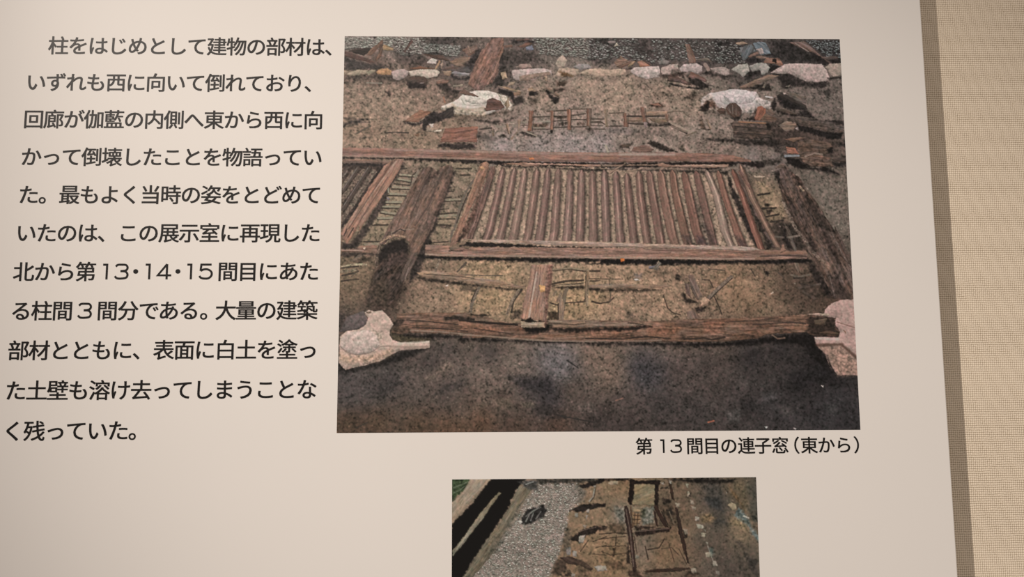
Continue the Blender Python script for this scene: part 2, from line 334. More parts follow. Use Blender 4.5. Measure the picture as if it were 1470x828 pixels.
PIC_LARGE = '''
G|122,112,104|11,30 136,38 220,38
G|98,90,85|304,48 556,36 513,91 325,81
G|112,105,98|640,35 746,35 703,83
G|84,78,76|851,34 979,33 1063,44 935,78 1084,77
G|70,67,65|1170,37 1232,98 1319,53 1469,41
G|96,82,74|96,93 220,95
G|125,110,97|13,143 96,151 221,142
G|140,124,108|14,201 139,212 222,233 97,179
G|132,115,98|16,265 78,297 222,318 326,307
G|146,130,114|723,144 849,154 954,165 806,198
G|142,127,112|597,177 1017,175 1058,208
G|126,116,106|1103,142 1272,163
G|112,104,97|1443,141 1483,184 1460,228 1378,163
G|132,118,107|471,275 554,296 700,263
G|140,132,128|471,332 574,328 678,327 762,331
G|134,122,112|845,327 950,327 1056,294 1119,272
G|118,106,96|1097,326 1180,347 1264,354
G|116,110,106|1221,362 1284,375
G|84,72,66|1308,304 1371,315 1433,336
G|112,105,96|1407,443 1446,506 1474,570
G|100,93,84|1472,622 1386,454
G|118,106,92|244,413 203,466 347,424 327,508
G|132,120,100|163,508 143,549 306,570 113,612 347,403
G|156,138,119|470,528 635,528 779,528 903,528 634,612 798,612 511,570
G|138,120,104|1028,528 1089,570 968,444
G|112,99,84|1239,454 1278,528
G|142,124,100|1258,496 1273,549
G|92,80,72|1296,591 1315,622
G|112,98,80|14,704 35,735 65,725
G|118,102,84|25,775 66,786 46,816
G|66,56,50|145,735 126,776 166,755 106,816
G|132,114,96|226,745 267,786 308,816 227,816
G|150,130,104|409,715 470,704 449,786 510,817 368,796
G|158,136,106|439,786 683,797 734,787 652,827
G|150,128,106|776,725 837,736 899,726 794,818 938,797
G|140,120,100|1002,705 957,838
G|136,114,92|1145,736 1164,777 1205,798
G|124,106,88|1228,736 1265,819 1247,778
G|98,84,72|1309,757 1349,798 1389,819 1331,726
G|82,68,58|1401,778 1421,809
G|72,64,60|26,836 66,816
G|78,74,72|30,1016 31,1066 90,1056 149,1027 128,937
G|72,67,64|308,947 429,954 268,977
G|94,86,80|229,1057 309,1077 349,1018
G|108,97,88|409,1008 469,1028 308,987
G|104,95,86|509,988 549,1018
G|104,101,101|610,975 650,979 630,995
G|62,60,62|549,1038 589,1048 609,1078
G|90,80,72|469,1078 508,1117 669,1059 349,1117
G|112,98,86|771,979 780,1019 731,959
G|80,78,80|872,990 892,1020
G|84,76,72|972,1020 1054,1001 829,1089
G|68,64,62|930,1100 1030,1120 1151,1121 1194,1061
G|52,50,50|1198,961 1281,941 1359,1022 1316,1062
G|36,35,36|1384,921 1402,972 1421,1012
G|56,55,56|1438,1082 1394,1132 1465,1142
G|62,60,60|1293,1132 1233,1101
G|86,71,57|32,1154 111,1149 230,1159
G|98,78,62|349,1156 409,1152 309,1163
G|84,68,58|508,1157 628,1154
G|66,60,57|748,1148 828,1155
B|n=700 r=.7-1.9 lo=128,120,112 hi=190,183,172 base=82,75,71|-2,2 150,2 139,40 74,35 17,35 -1,41
B|n=330 r=.6-1.5 lo=130,122,114 hi=185,178,168 base=87,80,76|147,2 235,2 241,51 179,61 148,46
B|n=420 r=.6-1.6 lo=118,112,106 hi=165,160,152 base=84,80,76|230,19 349,27 341,60 241,51
B|n=700 r=.6-1.7 lo=118,112,106 hi=172,166,156 base=89,82,77|562,2 778,2 777,69 671,58 585,52
B|n=420 r=.6-1.6 lo=100,95,90 hi=165,160,155 base=75,70,68|735,4 880,3 936,77 821,63 734,69
B|n=360 r=.6-1.6 lo=98,92,88 hi=160,155,150 base=77,73,70|926,6 1160,7 1158,76 1060,68 936,68
B|n=200 r=.6-1.4 lo=96,92,88 hi=158,154,150 base=56,54,53|1118,4 1199,13 1208,76 1115,76
B|n=170 r=.6-1.5 lo=92,92,92 hi=150,150,150 base=54,53,53|1397,4 1504,3 1502,62 1462,56
K|c=56,52,50 f=7 a=.8|235,2 329,1 332,18 292,24 252,19
K|c=58,52,50 f=8 a=.6|150,55 196,49 236,60 264,81 208,87 162,82
K|c=58,52,50 f=6 a=.7|850,18 908,12 925,45 890,51
K|c=52,48,46 f=5 a=.8|753,3 793,2 816,15 778,23
K|c=55,52,50 f=6 a=.8|740,69 806,68 806,81 751,84
K|c=62,56,53 f=8 a=.6|482,41 556,44 599,79 516,83 484,80
W|c=62,54,51|17,42 74,33 77,44 57,60 9,48
W|c=118,92,80|113,9 78,38 65,58 77,60 116,20
W|c=106,80,72|-1,46 20,48 91,79 89,85 57,77 0,62
K|c=58,53,51 f=5|-1,64 54,79 120,91 117,99 55,103 0,104
W|c=158,132,106|115,23 146,35 143,43 113,43
W|c=118,92,80|103,23 115,24 111,61 94,78 90,73 102,52
W|c=96,72,66|198,9 205,13 180,49 176,44
K|c=55,50,48 f=3|236,54 264,45 293,50 290,56
W|c=90,72,65|237,54 293,57 313,72 310,75 264,66
W|c=132,104,92|350,39 392,24 398,24 398,42 372,61
L|c=165,132,110 w=1.2|369,27 378,48
W|c=126,104,92|315,76 347,60 377,63 370,87 341,92 315,81
K|c=40,37,37 f=3|378,60 399,43 399,80 375,84
S|c=196,184,174|246,81 260,65 277,72 273,85
W|c=165,135,110|270,101 283,72 288,75 276,102
S|c=160,140,124|286,87 293,72 296,85 290,99
W|c=130,92,74|196,98 225,92 267,99 225,103
W|c=120,98,88|296,102 301,93 338,91 341,100
W|c=88,82,82|281,102 340,101 384,85 390,87 375,113 341,109
W|c=138,130,132|318,113 328,106 375,114 370,122 344,126
K|c=46,42,42 f=4|316,116 347,128 378,122 375,131 347,134 319,125
W|c=152,126,106|293,106 321,104 316,123 299,119
K|c=66,58,53 f=10|0,122 52,119 100,114 140,120 185,123 282,122 245,134 163,141 123,136 67,136 0,137
S|c=158,138,120 id=stone1|-2,107 21,106 9,116 0,122
S|c=168,152,132 id=stone2|6,118 18,109 46,103 69,104 66,116 38,121 16,124
S|c=162,148,128 id=stone3|66,112 78,104 93,103 90,111 72,122
S|c=176,140,106 id=stone4|95,110 106,100 128,99 140,107 138,120 114,118 97,115
S|c=176,158,150 id=stone5|140,111 151,104 177,99 192,108 190,121 163,137 146,132
S|c=198,184,168 id=stone6|192,107 225,102 276,102 286,110 279,123 245,129 222,121 197,123
W|c=78,65,60|190,132 202,125 236,122 248,131 246,158 197,159 184,149
K|c=42,37,36 f=4|188,145 225,140 245,149 239,162 194,161
S|c=132,120,114|225,143 238,142 236,146 228,147
W|c=136,104,92|275,137 293,130 316,135 307,146 276,146
K|c=46,41,39 f=4|275,146 307,146 322,160 347,168 344,176 316,175 282,158
W|c=152,132,116|324,150 354,148 353,154 324,155
K|c=70,60,53 f=5 a=.7|58,150 101,141 115,147 95,156
K|c=66,54,50 f=3|122,173 132,165 144,180 132,182
L|c=140,128,112 w=2|67,144 112,145
K|c=64,55,50 f=7 a=.6|293,161 347,172 341,196 307,190
K|c=48,44,42 f=6|477,41 482,95 479,148 450,160 444,139 462,113 466,62
K|c=52,47,46 f=4|413,36 390,77 379,101 356,86 373,72 399,36
W|c=132,101,91 a=.22 id=plank s=1.6 q=.7|442,3 477,2 477,43 467,58 463,86 460,113 445,136 442,144 425,148 410,163 393,167 369,147 379,116 393,74 410,42
S|c=150,130,120|513,92 527,83 556,82 563,95 527,99
S|c=190,173,165 id=stone7|500,109 504,102 556,97 599,96 621,103 621,118 598,121 555,134 524,135 507,130
S|c=148,128,114|523,122 538,117 613,106 621,112 621,118 578,124 555,134 524,135
S|c=178,162,146 id=stone8|632,83 642,64 656,54 668,70 659,91 642,94
S|c=152,144,140 id=stone9|685,91 705,80 736,83 742,96 704,100
S|c=178,158,140 id=stone10|630,119 644,95 667,93 704,98 703,111 687,124 667,121 641,123
K|c=92,68,48 f=4|641,106 664,108 684,120 653,120
S|c=188,166,146 id=stone11|703,111 727,99 756,95 776,95 763,96 797,99 843,95 846,108 831,119 785,120 748,123 728,122 753,120 742,113 724,118
S|c=198,182,174 id=stone12|860,99 872,92 912,88 945,87 950,104 945,122 906,128 877,118 864,110
S|c=178,160,150 id=stone13|951,92 979,82 1005,79 1006,98 987,98 978,115 955,115
S|c=188,172,166 id=stone14|1009,93 1022,81 1060,78 1079,87 1076,103 1064,110 1039,104 1013,107
K|c=58,48,44 f=4|946,116 978,116 1007,107 1021,107 1021,119 992,122 958,122
S|c=170,154,146 id=stone15|1101,93 1137,88 1141,88 1162,97 1159,113 1146,116 1114,107 1105,99
L|c=165,135,122 w=5|1087,81 1097,99
K|c=50,44,42 f=5|1076,109 1108,100 1114,109 1146,117 1163,115 1172,121 1143,124 1114,120 1093,115
W|c=145,116,102|809,75 832,56 858,75 820,91
W|c=120,92,80|817,93 858,74 866,78 829,96
W|c=150,124,102|852,90 861,72 875,73 869,82
W|c=160,115,96|880,75 895,69 922,87 889,91
K|c=48,42,40 f=3|840,96 869,93 860,99 849,102
W|c=112,92,86|895,69 907,70 927,83 921,86
S|c=128,122,116|942,71 965,67 979,73 970,82 947,82
W|c=116,98,90|985,80 1002,69 993,80
W|c=132,103,92|1027,17 1043,17 1059,65 1057,77 1039,77
W|c=122,108,100|1060,65 1095,59 1112,76 1097,70 1066,71
S|c=196,182,164|810,27 819,15 825,24
S|c=130,120,115|790,11 813,8 816,17 796,18
W|c=98,78,72 q=1|976,116 992,110 1009,125 1043,139 1045,149 992,136 969,134
K|c=34,31,31 f=3|977,141 1034,152 1072,154 1077,160 1043,158 991,149
W|c=122,92,84|1031,123 1044,104 1073,118 1093,131 1084,137 1058,125
K|c=38,34,33 f=3|1035,125 1061,126 1084,137 1106,148 1074,157 1046,146
L|c=122,102,88 w=2|939,162 974,145
K|c=72,56,48 f=4|915,208 944,202 961,214 938,217
W|c=140,102,88|921,206 941,202 952,212 932,212
K|c=80,68,60 f=5 a=.8|1022,184 1051,163 1062,181 1042,198
K|c=104,90,78 f=5 a=.6|916,172 979,169 976,178 933,178
W|c=154,132,112|461,152 481,154 530,167 527,172 498,167
K|c=34,31,31 f=3|461,157 498,169 510,175 508,209 495,186 462,177
S|c=168,146,126|493,142 514,136 507,148 490,151
S|c=180,158,132|467,110 482,106 488,127 473,131
W|c=150,124,104|505,171 530,171 527,180 510,182
K|c=48,43,41 f=4|507,186 535,183 535,206 510,211
W|c=154,128,106|550,160 561,155 574,167 552,169
K|c=38,34,33 f=3|551,169 576,167 577,180 552,183
K|c=78,68,60 f=5 a=.8|549,186 575,189 576,210 555,209
W|c=134,112,96|604,159 612,156 644,180 641,186 628,180
K|c=36,33,32 f=3|604,163 626,183 643,186 640,202 629,203 604,177
K|c=56,47,42 f=3|625,159 661,157 664,166 629,171
K|c=72,58,50 f=4|633,135 667,138 658,152 635,151
S|c=176,152,130|600,121 608,119 607,135 601,135
S|c=134,134,146|543,30 562,24 568,38 546,41
W|c=118,90,80|516,29 553,13 565,17 539,32
W|c=126,98,88|479,26 502,22 505,31 482,33
W|c=110,84,76|516,7 554,3 556,9 516,11
K|c=46,42,42 f=4|502,8 528,11 571,8 571,17 528,15 505,21
K|c=58,52,48 f=4 a=.8|464,99 499,109 499,115 470,107
K|c=70,60,52 f=8 a=.8|314,232 357,244 413,242 430,232 475,230 498,231 481,237 413,248 357,250 314,247
S|c=208,199,187 id=base a=.07|292,215 325,201 342,190 362,172 393,167 430,166 459,176 484,183 502,211 495,229 481,220 424,242 357,241 331,239 314,229 289,224
K|c=176,154,132 f=6 a=.7|325,218 357,228 388,229 423,222 423,243 357,241 330,240
K|c=178,160,142 f=4 a=.6|292,218 314,212 330,220 330,239 314,229 289,224
K|c=188,172,154 f=4 a=.7|459,176 484,183 502,211 498,225 490,225 473,207
L|c=182,150,122 w=4 a=.55 f=3|323,209 334,220 357,225 385,226 417,220
L|c=172,158,142 w=1.2|351,195 359,209 379,214 422,210
L|c=158,140,126 w=1.2|459,176 478,207 470,218
S|c=214,205,192|359,193 373,175 399,169 430,169 456,180 450,195 422,207 385,208 365,201
W|c=152,130,108|478,210 490,189 495,212 487,225
W|c=102,76,69|423,219 427,196 444,189 467,198 479,218 470,226 424,230 417,220
W|c=112,88,78|356,162 376,172 403,184 400,187 356,179 345,172
L|c=165,110,86 w=3|297,188 300,203
W|c=136,98,80|178,263 226,227 264,232 221,264
K|c=40,36,36 f=3|178,265 223,267 265,233 282,236 327,216 328,247 280,265 252,273 243,288 235,288 233,271 204,277
W|c=62,55,53|294,235 326,218 326,247 297,253
S|c=210,196,182|254,270 268,269 266,278 260,283
S|c=205,190,172|266,291 294,285 291,294 269,294
S|c=150,134,118|249,276 266,288 266,294 246,294
W|c=140,100,88 id=fragment|302,283 398,277 399,278 396,325 287,326
K|c=42,37,36 f=4|286,328 395,328 402,293 407,296 393,345 374,348 350,349 280,341
K|c=66,58,53 f=4|-2,249 41,254 77,256 77,258 41,257 -1,254
K|c=60,53,51 f=5|-1,271 21,260 46,257 76,266 60,270 27,270 2,280
L|c=96,82,70 w=2.5|41,299 80,277
L|c=62,53,48 w=2|125,298 153,296 193,297
K|c=82,70,62 f=3|100,282 122,284 108,288
K|c=98,70,54 f=3|210,304 224,301 221,309
K|c=84,74,66 f=6 a=.6|11,312 84,309 81,313 14,315
L|c=74,62,54 w=2|563,248 614,245
L|c=74,62,54 w=2|626,245 665,245
K|c=64,54,47 f=3|626,245 665,245 665,252 643,252
L|c=156,138,122 w=2.5|565,262 614,260
K|c=80,66,56 f=3|563,269 611,268 605,282 566,284
L|c=72,60,52 w=2|560,284 614,284
L|c=150,130,114 w=2.5|566,281 611,280
L|c=74,62,54 w=2|626,260 665,257
K|c=66,56,50 f=3|640,265 665,264 664,272 642,272
L|c=74,62,54 w=2|625,280 665,278
L|c=80,66,58 w=2|677,243 722,237
L|c=80,66,58 w=1.8|680,255 722,255
K|c=72,60,53 f=3|694,264 722,264 719,271 696,271
L|c=80,66,58 w=2|676,278 722,277
L|c=86,70,60 w=2.2|606,230 669,226
L|c=96,80,68 w=2|677,223 726,222
L|c=86,72,64 w=1.6|737,251 773,253
L|c=90,76,66 w=1.6|736,263 773,265
L|c=90,76,66 w=1.6|736,273 773,274
L|c=150,128,112 w=2.5|492,264 549,263
L|c=84,70,60 w=1.8|492,272 549,273
L|c=150,130,115 w=3|458,278 526,272
K|c=46,40,38 f=5|388,258 407,262 450,266 498,258 504,252 492,256 441,261 399,255
L|c=64,54,48 w=2.5|405,286 439,282
K|c=56,48,43 f=4|461,308 478,302 486,312 495,319 478,308
K|c=48,43,40 f=3|528,296 537,288 571,306 566,308 543,305
L|c=160,138,120 w=2|535,290 574,305
K|c=78,70,66 f=6 a=.7|402,296 433,305 464,316 441,322 407,316
W|c=136,98,83|552,228 565,227 559,291 547,290
W|c=136,98,83|617,227 626,227 623,287 615,287
W|c=136,98,83|666,223 678,223 677,286 666,286
W|c=136,98,83|726,221 738,220 735,276 723,276
W|c=148,124,108|518,256 528,254 523,290 518,290
W|c=146,122,106|480,269 489,267 496,299 489,299
W|c=140,116,100|439,284 447,283 448,307 442,307
W|c=140,116,100|492,319 515,293 519,294 501,317
K|c=44,38,36 f=2|614,288 624,288 622,297 615,297
K|c=66,56,50 f=4|720,282 739,283 733,293
L|c=66,56,50 w=3|844,244 891,244
L|c=66,56,50 w=3|903,244 966,243
W|c=150,126,110|903,230 969,227 967,239 903,241
W|c=140,116,101|846,248 891,248 891,262 845,262
L|c=70,58,51 w=3|845,266 894,268
W|c=122,102,86|906,248 960,251 968,262 942,268 920,258
K|c=50,44,41 f=3|907,264 931,271 948,268 968,263 984,267 965,275 942,276 908,274
L|c=74,62,54 w=2.2|791,275 837,274
L|c=86,72,62 w=1.8|737,254 780,253
L|c=80,66,56 w=2|737,263 766,261 780,270
L|c=86,72,62 w=1.8|737,284 780,284
L|c=96,80,68 w=1.8|792,235 837,233
W|c=146,118,104|731,220 738,220 736,282 731,282
W|c=150,128,110|779,222 788,220 788,278 779,278
W|c=136,98,83|834,235 843,234 847,276 837,276
W|c=136,98,83|886,215 898,215 904,261 894,262
S|c=154,134,130|896,262 907,263 906,279 898,279
W|c=132,106,94|962,238 972,238 970,259 963,258
L|c=60,51,46 w=3|976,271 1024,295
L|c=168,144,124 w=2.6|980,265 1043,294
L|c=134,112,96 w=2.6|979,274 1024,292
L|c=120,100,84 w=3|1024,303 1053,292
L|c=160,136,116 w=2|1017,246 1036,256
L|c=112,94,80 w=2|969,233 989,228 1018,229 1023,238 1034,244
K|c=104,90,78 f=8 a=.6|974,244 1017,250 1028,273 1002,268 977,256
K|c=84,70,60 f=3|1063,256 1072,251 1083,282 1068,281
W|c=152,130,114|1084,253 1089,251 1103,281 1093,283
K|c=62,53,48 f=2|1073,282 1099,283 1093,288
K|c=60,52,48 f=3|823,330 857,329 849,342 821,344
W|c=96,80,70|827,332 853,331 849,340 830,341
W|c=132,102,92|864,338 901,332 925,347 917,355 855,353
K|c=44,38,35 f=3|902,327 918,322 941,326 994,353 957,353 926,339
L|c=174,154,134 w=3|781,335 786,353
K|c=100,86,76 f=5 a=.8|998,332 1015,329 1017,346 1000,344
K|c=70,66,68 f=8 a=.4|788,280 839,277 879,289 845,300 794,295
K|c=88,78,72 f=6 a=.5|853,303 891,286 959,285 1001,314 930,303 890,309
L|c=72,58,50 w=1.2 a=.7|567,230 562,290
L|c=72,58,50 w=1.2 a=.7|628,230 624,287
L|c=72,58,50 w=1.2 a=.7|679,225 678,286
L|c=72,58,50 w=1.2 a=.7|739,222 737,275
L|c=72,58,50 w=1.2 a=.7|850,236 849,275
L|c=72,58,50 w=1.2 a=.7|901,218 906,261
K|c=64,57,52 f=8 a=.8|1070,223 1110,235 1144,244 1196,235 1231,232 1272,225 1089,232
S|c=200,190,185 id=base2 a=.07|1070,204 1074,186 1103,169 1112,169 1141,164 1165,158 1199,160 1239,167 1250,186 1281,197 1283,222 1281,214 1261,209 1234,226 1225,232 1191,231 1154,226 1117,214 1116,217 1076,214
K|c=172,156,146 f=6 a=.75|1117,205 1151,217 1197,220 1235,211 1281,202 1281,214 1261,211 1234,226 1225,233 1191,232 1154,227
K|c=168,150,138 f=4 a=.7|1070,204 1074,186 1103,171 1113,198 1118,223 1072,223
K|c=178,164,156 f=4 a=.7|1239,168 1250,186 1281,197 1283,222 1255,209 1238,198
L|c=164,150,145 w=1.2|1129,183 1132,198 1157,208 1191,213
S|c=210,200,196|1142,180 1156,166 1185,160 1216,164 1238,183 1227,197 1192,204 1157,199
L|c=150,138,134 w=1.1|1142,180 1146,191 1157,199 1192,205 1227,198 1238,183
K|c=86,64,54 f=4|1071,216 1085,196 1105,192 1122,213 1116,214 1075,226 1068,215
K|c=36,32,31 f=4|1070,215 1093,200 1098,217 1081,228 1069,225
K|c=86,72,64 f=4|1104,226 1122,214 1111,214 1110,229
W|c=96,76,69|1145,217 1157,202 1177,202 1195,223 1190,243 1176,255 1156,241 1145,229
L|c=150,130,118 w=.8 a=.6|1154,214 1159,232
L|c=150,130,118 w=.8 a=.6|1166,208 1166,235
L|c=150,130,118 w=.8 a=.6|1177,211 1176,238
W|c=84,68,62|1119,226 1131,214 1145,222 1143,235 1127,235
K|c=46,41,39 f=3|1161,249 1190,241 1191,252 1173,258
W|c=104,108,113|1194,28 1231,16 1244,38 1227,46 1211,67 1203,70
W|c=122,129,136|1235,13 1254,8 1275,10 1291,47 1261,51 1244,37
S|c=186,170,164|1246,34 1262,28 1269,45 1259,48
S|c=176,150,130|1184,13 1205,8 1219,14 1205,17 1187,19
K|c=36,33,34 f=3|1261,52 1291,47 1305,51 1296,55
W|c=126,100,92|1216,55 1250,39 1255,47 1223,60
W|c=122,100,90|1244,56 1261,52 1278,59 1269,65 1246,65
W|c=154,114,98|1266,75 1275,59 1316,60 1325,81 1315,86 1301,79
K|c=26,24,24 f=1.5|1293,63 1307,63 1305,76 1293,71
K|c=30,28,28 f=3|1280,84 1301,80 1315,88 1312,96 1285,104
K|c=40,37,38 f=3|1211,64 1241,59 1266,66 1260,76 1208,77
K|c=46,43,42 f=9|1280,9 1359,7 1407,45 1435,66 1449,79 1388,75 1336,75 1331,60 1296,54 1309,33
W|c=120,98,92 id=leaning|1347,10 1397,7 1436,45 1471,73 1464,78 1413,42 1387,30
L|c=160,132,122 w=1.4|1365,12 1407,40
K|c=36,33,33 f=3|1407,41 1422,40 1467,75 1453,83 1423,66
W|c=100,84,78|1450,56 1494,53 1500,61 1461,66
K|c=40,37,36 f=3|1461,65 1499,61 1499,74 1470,74
K|c=44,41,40 f=3|1118,11 1156,7 1167,16 1140,23
K|c=42,38,37 f=5|1288,108 1317,112 1346,109 1369,123 1391,133 1429,136 1465,128 1451,155 1416,152 1373,147 1321,156 1313,135
S|c=172,166,156 id=stone16|1165,97 1188,82 1217,77 1222,103 1201,120 1187,109
S|c=160,156,148 id=stone17|1219,85 1246,76 1272,76 1285,90 1276,106 1259,115 1254,99 1230,104
K|c=42,38,37 f=4|1209,118 1224,103 1251,99 1256,114 1235,117 1215,129
S|c=188,170,162 id=stone18|1287,106 1330,79 1376,76 1443,79 1457,95 1466,122 1455,133 1429,135 1391,132 1369,122 1343,108 1314,110
S|c=172,157,144 id=stone19|1454,88 1470,77 1503,75 1503,115 1479,120 1467,107
K|c=48,43,41 f=4|1461,122 1502,116 1502,122 1467,128
W|c=132,110,97|1189,152 1229,132 1276,114 1314,115 1271,132 1228,151 1199,157
K|c=42,38,36 f=3|1199,157 1252,145 1281,138 1287,162 1262,165 1240,157
W|c=128,112,100|1257,153 1269,135 1275,138 1266,156
S|c=130,118,108|1327,150 1344,144 1341,153
K|c=54,50,47 f=3|1429,168 1463,156 1474,167 1456,176
W|c=60,55,53|1300,177 1320,168 1388,206 1394,221 1370,222 1330,213
K|c=36,33,33 f=4|1299,180 1331,191 1370,212 1387,221 1335,222 1310,206
W|c=110,97,89|1326,168 1358,170 1391,182 1389,202 1362,195
S|c=176,160,150|1322,169 1330,168 1329,175 1323,175
K|c=42,38,37 f=4|1281,206 1296,183 1301,203 1295,222 1283,222
L|c=205,195,190 w=2|1268,181 1288,184
K|c=62,53,49 f=12 a=.75|1270,255 1305,249 1367,293 1394,319 1364,348 1318,349 1290,337 1279,314
W|c=92,77,70 q=1|1157,264 1170,259 1279,267 1284,287 1277,311 1216,314 1165,309 1166,285
L|c=164,112,80 w=2|1184,260 1264,264
L|c=60,50,46 w=2|1172,274 1278,284
L|c=62,52,48 w=2|1177,293 1277,302
K|c=36,32,31 f=3|1264,267 1281,268 1284,287 1275,284
W|c=152,98,80|1229,254 1240,214 1252,209 1267,220 1266,232 1247,256
W|c=122,102,92|1266,226 1283,218 1298,234 1282,247
W|c=120,96,84|1244,255 1265,234 1299,249 1293,261
K|c=34,30,30 f=3|1212,251 1226,242 1239,257 1216,257
K|c=60,50,46 f=3|1225,235 1239,214 1237,232 1229,237
K|c=40,36,34 f=6|1102,316 1159,313 1219,314 1291,314 1313,332 1290,338 1230,332 1165,321
K|c=46,41,39 f=4|1073,313 1136,313 1219,328 1210,332 1159,321 1107,321
W|c=142,120,108|1304,270 1328,257 1362,266 1347,285 1321,289
S|c=180,165,160|1353,280 1363,275 1363,287
W|c=126,98,84|1320,313 1366,307 1383,309 1345,322
K|c=44,39,37 f=4|1298,222 1341,231 1369,237 1412,249 1363,246 1312,234
K|c=40,36,36 f=4|1365,235 1387,219 1413,246 1386,244
W|c=100,86,78|1301,219 1335,222 1363,234 1355,237 1312,228
W|c=96,83,77 q=1|1325,249 1369,242 1426,251 1501,266 1497,293 1450,290 1396,273 1359,264
K|c=28,26,26 f=3|1359,266 1396,276 1450,291 1497,293 1493,308 1466,314 1418,302 1375,288 1361,282
K|c=44,39,38 f=3|1441,253 1503,255 1502,269 1477,267
W|c=100,82,73 q=1|1359,322 1394,313 1466,325 1462,348 1444,360 1377,372 1352,361 1360,340
W|c=112,90,80 q=1|1363,369 1421,360 1458,372 1465,398 1390,398 1371,381
K|c=24,22,22 f=4|1317,369 1343,368 1371,380 1388,398 1448,401 1464,410 1481,422 1418,410 1356,404 1328,388
K|c=32,29,29 f=3|1444,348 1466,328 1464,357 1450,360
W|c=158,106,90|1323,337 1350,340 1360,358 1326,358
L|c=142,142,148 w=3|1320,365 1360,364
L|c=150,122,108 w=2.5|1380,366 1410,356 1432,360
W|c=74,63,58|1458,373 1504,369 1503,383 1466,383
K|c=40,37,36 f=4|1463,383 1503,383 1502,398 1465,398
K|c=46,42,40 f=5|1474,326 1505,319 1504,337 1483,334
K|c=46,41,39 f=5|1293,331 1304,349 1323,358 1306,358 1292,349
W|c=110,92,84|1304,337 1322,333 1321,343 1307,349
W|c=120,100,90|1287,401 1311,386 1333,405 1321,407
K|c=62,55,51 f=5|1228,384 1254,378 1306,372 1311,386 1276,395 1242,390
K|c=30,26,26 f=3|-1,370 98,373 182,375 238,374 398,380 441,382 610,385 771,387 843,387 1013,384 1147,382 1162,383 1217,384 1254,387 1257,398 1239,403 1216,398 1176,388 1147,398 1104,407 1126,409 956,399 843,402 729,402 751,404 638,400 554,404 469,400 441,391 398,390 238,382 127,378 0,377
W|c=142,107,96 a=.16 id=beam|-2,343 98,343 210,347 398,350 554,354 772,356 929,355 1100,357 1163,364 1214,378 1217,383 1162,383 1105,383 1013,382 843,387 730,382 771,385 610,384 469,381 357,378 294,375 182,372 -1,370
L|c=178,142,124 w=2 a=.7 f=2|-1,368 154,370 294,373 357,375 469,379 610,381
L|c=176,148,134 w=3 a=.55 f=3|154,350 398,354 554,358 772,362 730,362 929,361
L|c=184,160,146 w=4 a=.6 f=3|823,361 985,361
L|c=172,120,92 w=2 a=.6 f=2|730,373 815,372
L|c=110,78,68 w=2 a=.7 f=2|526,380 771,382 815,382
L|c=106,76,66 w=1.2 a=.6|-1,358 126,360 266,363 357,364
S|c=200,130,92|551,373 565,372 567,378 554,379
W|c=136,108,96|0,378 88,380 151,384 133,392 33,390 1,389
K|c=62,52,47 f=2 a=1|0,390 133,391 117,407 2,583
L|c=124,102,86 w=6 g=.35|33,415 2,461
L|c=112,96,86 w=5 g=.3|11,413 1,428
L|c=118,97,82 w=6.5 g=.35|61,414 2,498
L|c=118,98,84 w=7.5 g=.35|93,415 51,484 2,558
L|c=88,73,65 w=3.5|16,403 1,423
L|c=84,69,61 w=4.5|46,404 2,475
L|c=82,67,59 w=5|78,404 3,529
L|c=128,110,104 w=1|43,404 2,470
L|c=128,110,104 w=1|75,404 3,522
K|c=44,39,38 f=3|110,401 118,407 35,541 4,586 1,573 49,509
K|c=50,44,43 f=3|0,391 133,392 125,400 0,398
K|c=58,50,47 f=4|179,382 185,392 148,455 134,481 131,512 75,595 83,587 48,640 18,640 56,595 112,498
W|c=156,118,102 a=.18 id=board|155,377 180,377 170,409 112,499 52,595 51,576 35,607 18,631 1,604 -1,601 2,595 35,541 79,464 122,398
L|c=190,156,136 w=2.2 a=.7 f=2|157,385 95,472 28,572
L|c=98,70,61 w=2 a=.8 f=1.5|146,387 76,498 22,586
L|c=104,76,66 w=1.6 a=.7|134,432 90,504 36,595
L|c=176,134,110 w=2 a=.6 f=2|170,395 134,452 50,583
L|c=60,48,44 w=1.6|17,587 9,607
L|c=60,48,44 w=1.6|36,584 20,612
L|c=160,146,120 w=2.5|170,424 215,429
L|c=58,49,42 w=2|167,429 216,432
L|c=160,146,120 w=2.5|164,438 201,444
L|c=58,49,42 w=2|162,441 202,448
L|c=58,49,42 w=2|153,452 198,457
L|c=154,140,116 w=2.5|151,461 195,464
L|c=58,49,42 w=2|145,468 197,469
L|c=154,140,116 w=3|143,482 187,485
L|c=58,49,42 w=2.2|134,487 189,489
L|c=150,138,114 w=3|131,507 174,506
L|c=58,49,42 w=2|124,511 174,512
L|c=150,136,112 w=3|121,521 168,521
L|c=54,46,40 w=2.2|118,525 167,526
L|c=150,136,112 w=3.5|118,537 160,542
L|c=54,46,40 w=2|113,540 159,547
L|c=54,46,40 w=2|105,558 150,558
L|c=150,136,112 w=3|108,555 149,555
L|c=54,46,40 w=2|97,575 136,575
L|c=58,49,42 w=2|91,576 133,575
L|c=150,130,108 w=3|70,633 112,631
L|c=54,46,40 w=2|67,625 111,624
L|c=74,62,54 w=2|231,404 206,427 201,455
L|c=140,122,104 w=3|223,412 206,452
S|c=120,112,112|130,491 143,497 137,504
L|c=160,150,128 w=1.6|136,465 136,478
K|c=44,39,36 f=4|167,420 178,420 173,422
L|c=60,51,44 w=2|172,407 189,405
L|c=60,51,44 w=2|299,495 321,492
L|c=60,51,44 w=2.2|293,504 349,503
L|c=150,134,110 w=3|296,500 346,499
L|c=66,56,48 w=2|288,529 313,527
L|c=60,51,44 w=2.2|280,543 316,540 338,539
L|c=150,134,110 w=3|282,549 335,546
L|c=60,51,44 w=2|277,558 332,557
L|c=60,51,44 w=2.5|271,575 319,576
L|c=72,60,52 w=2|301,476 327,475
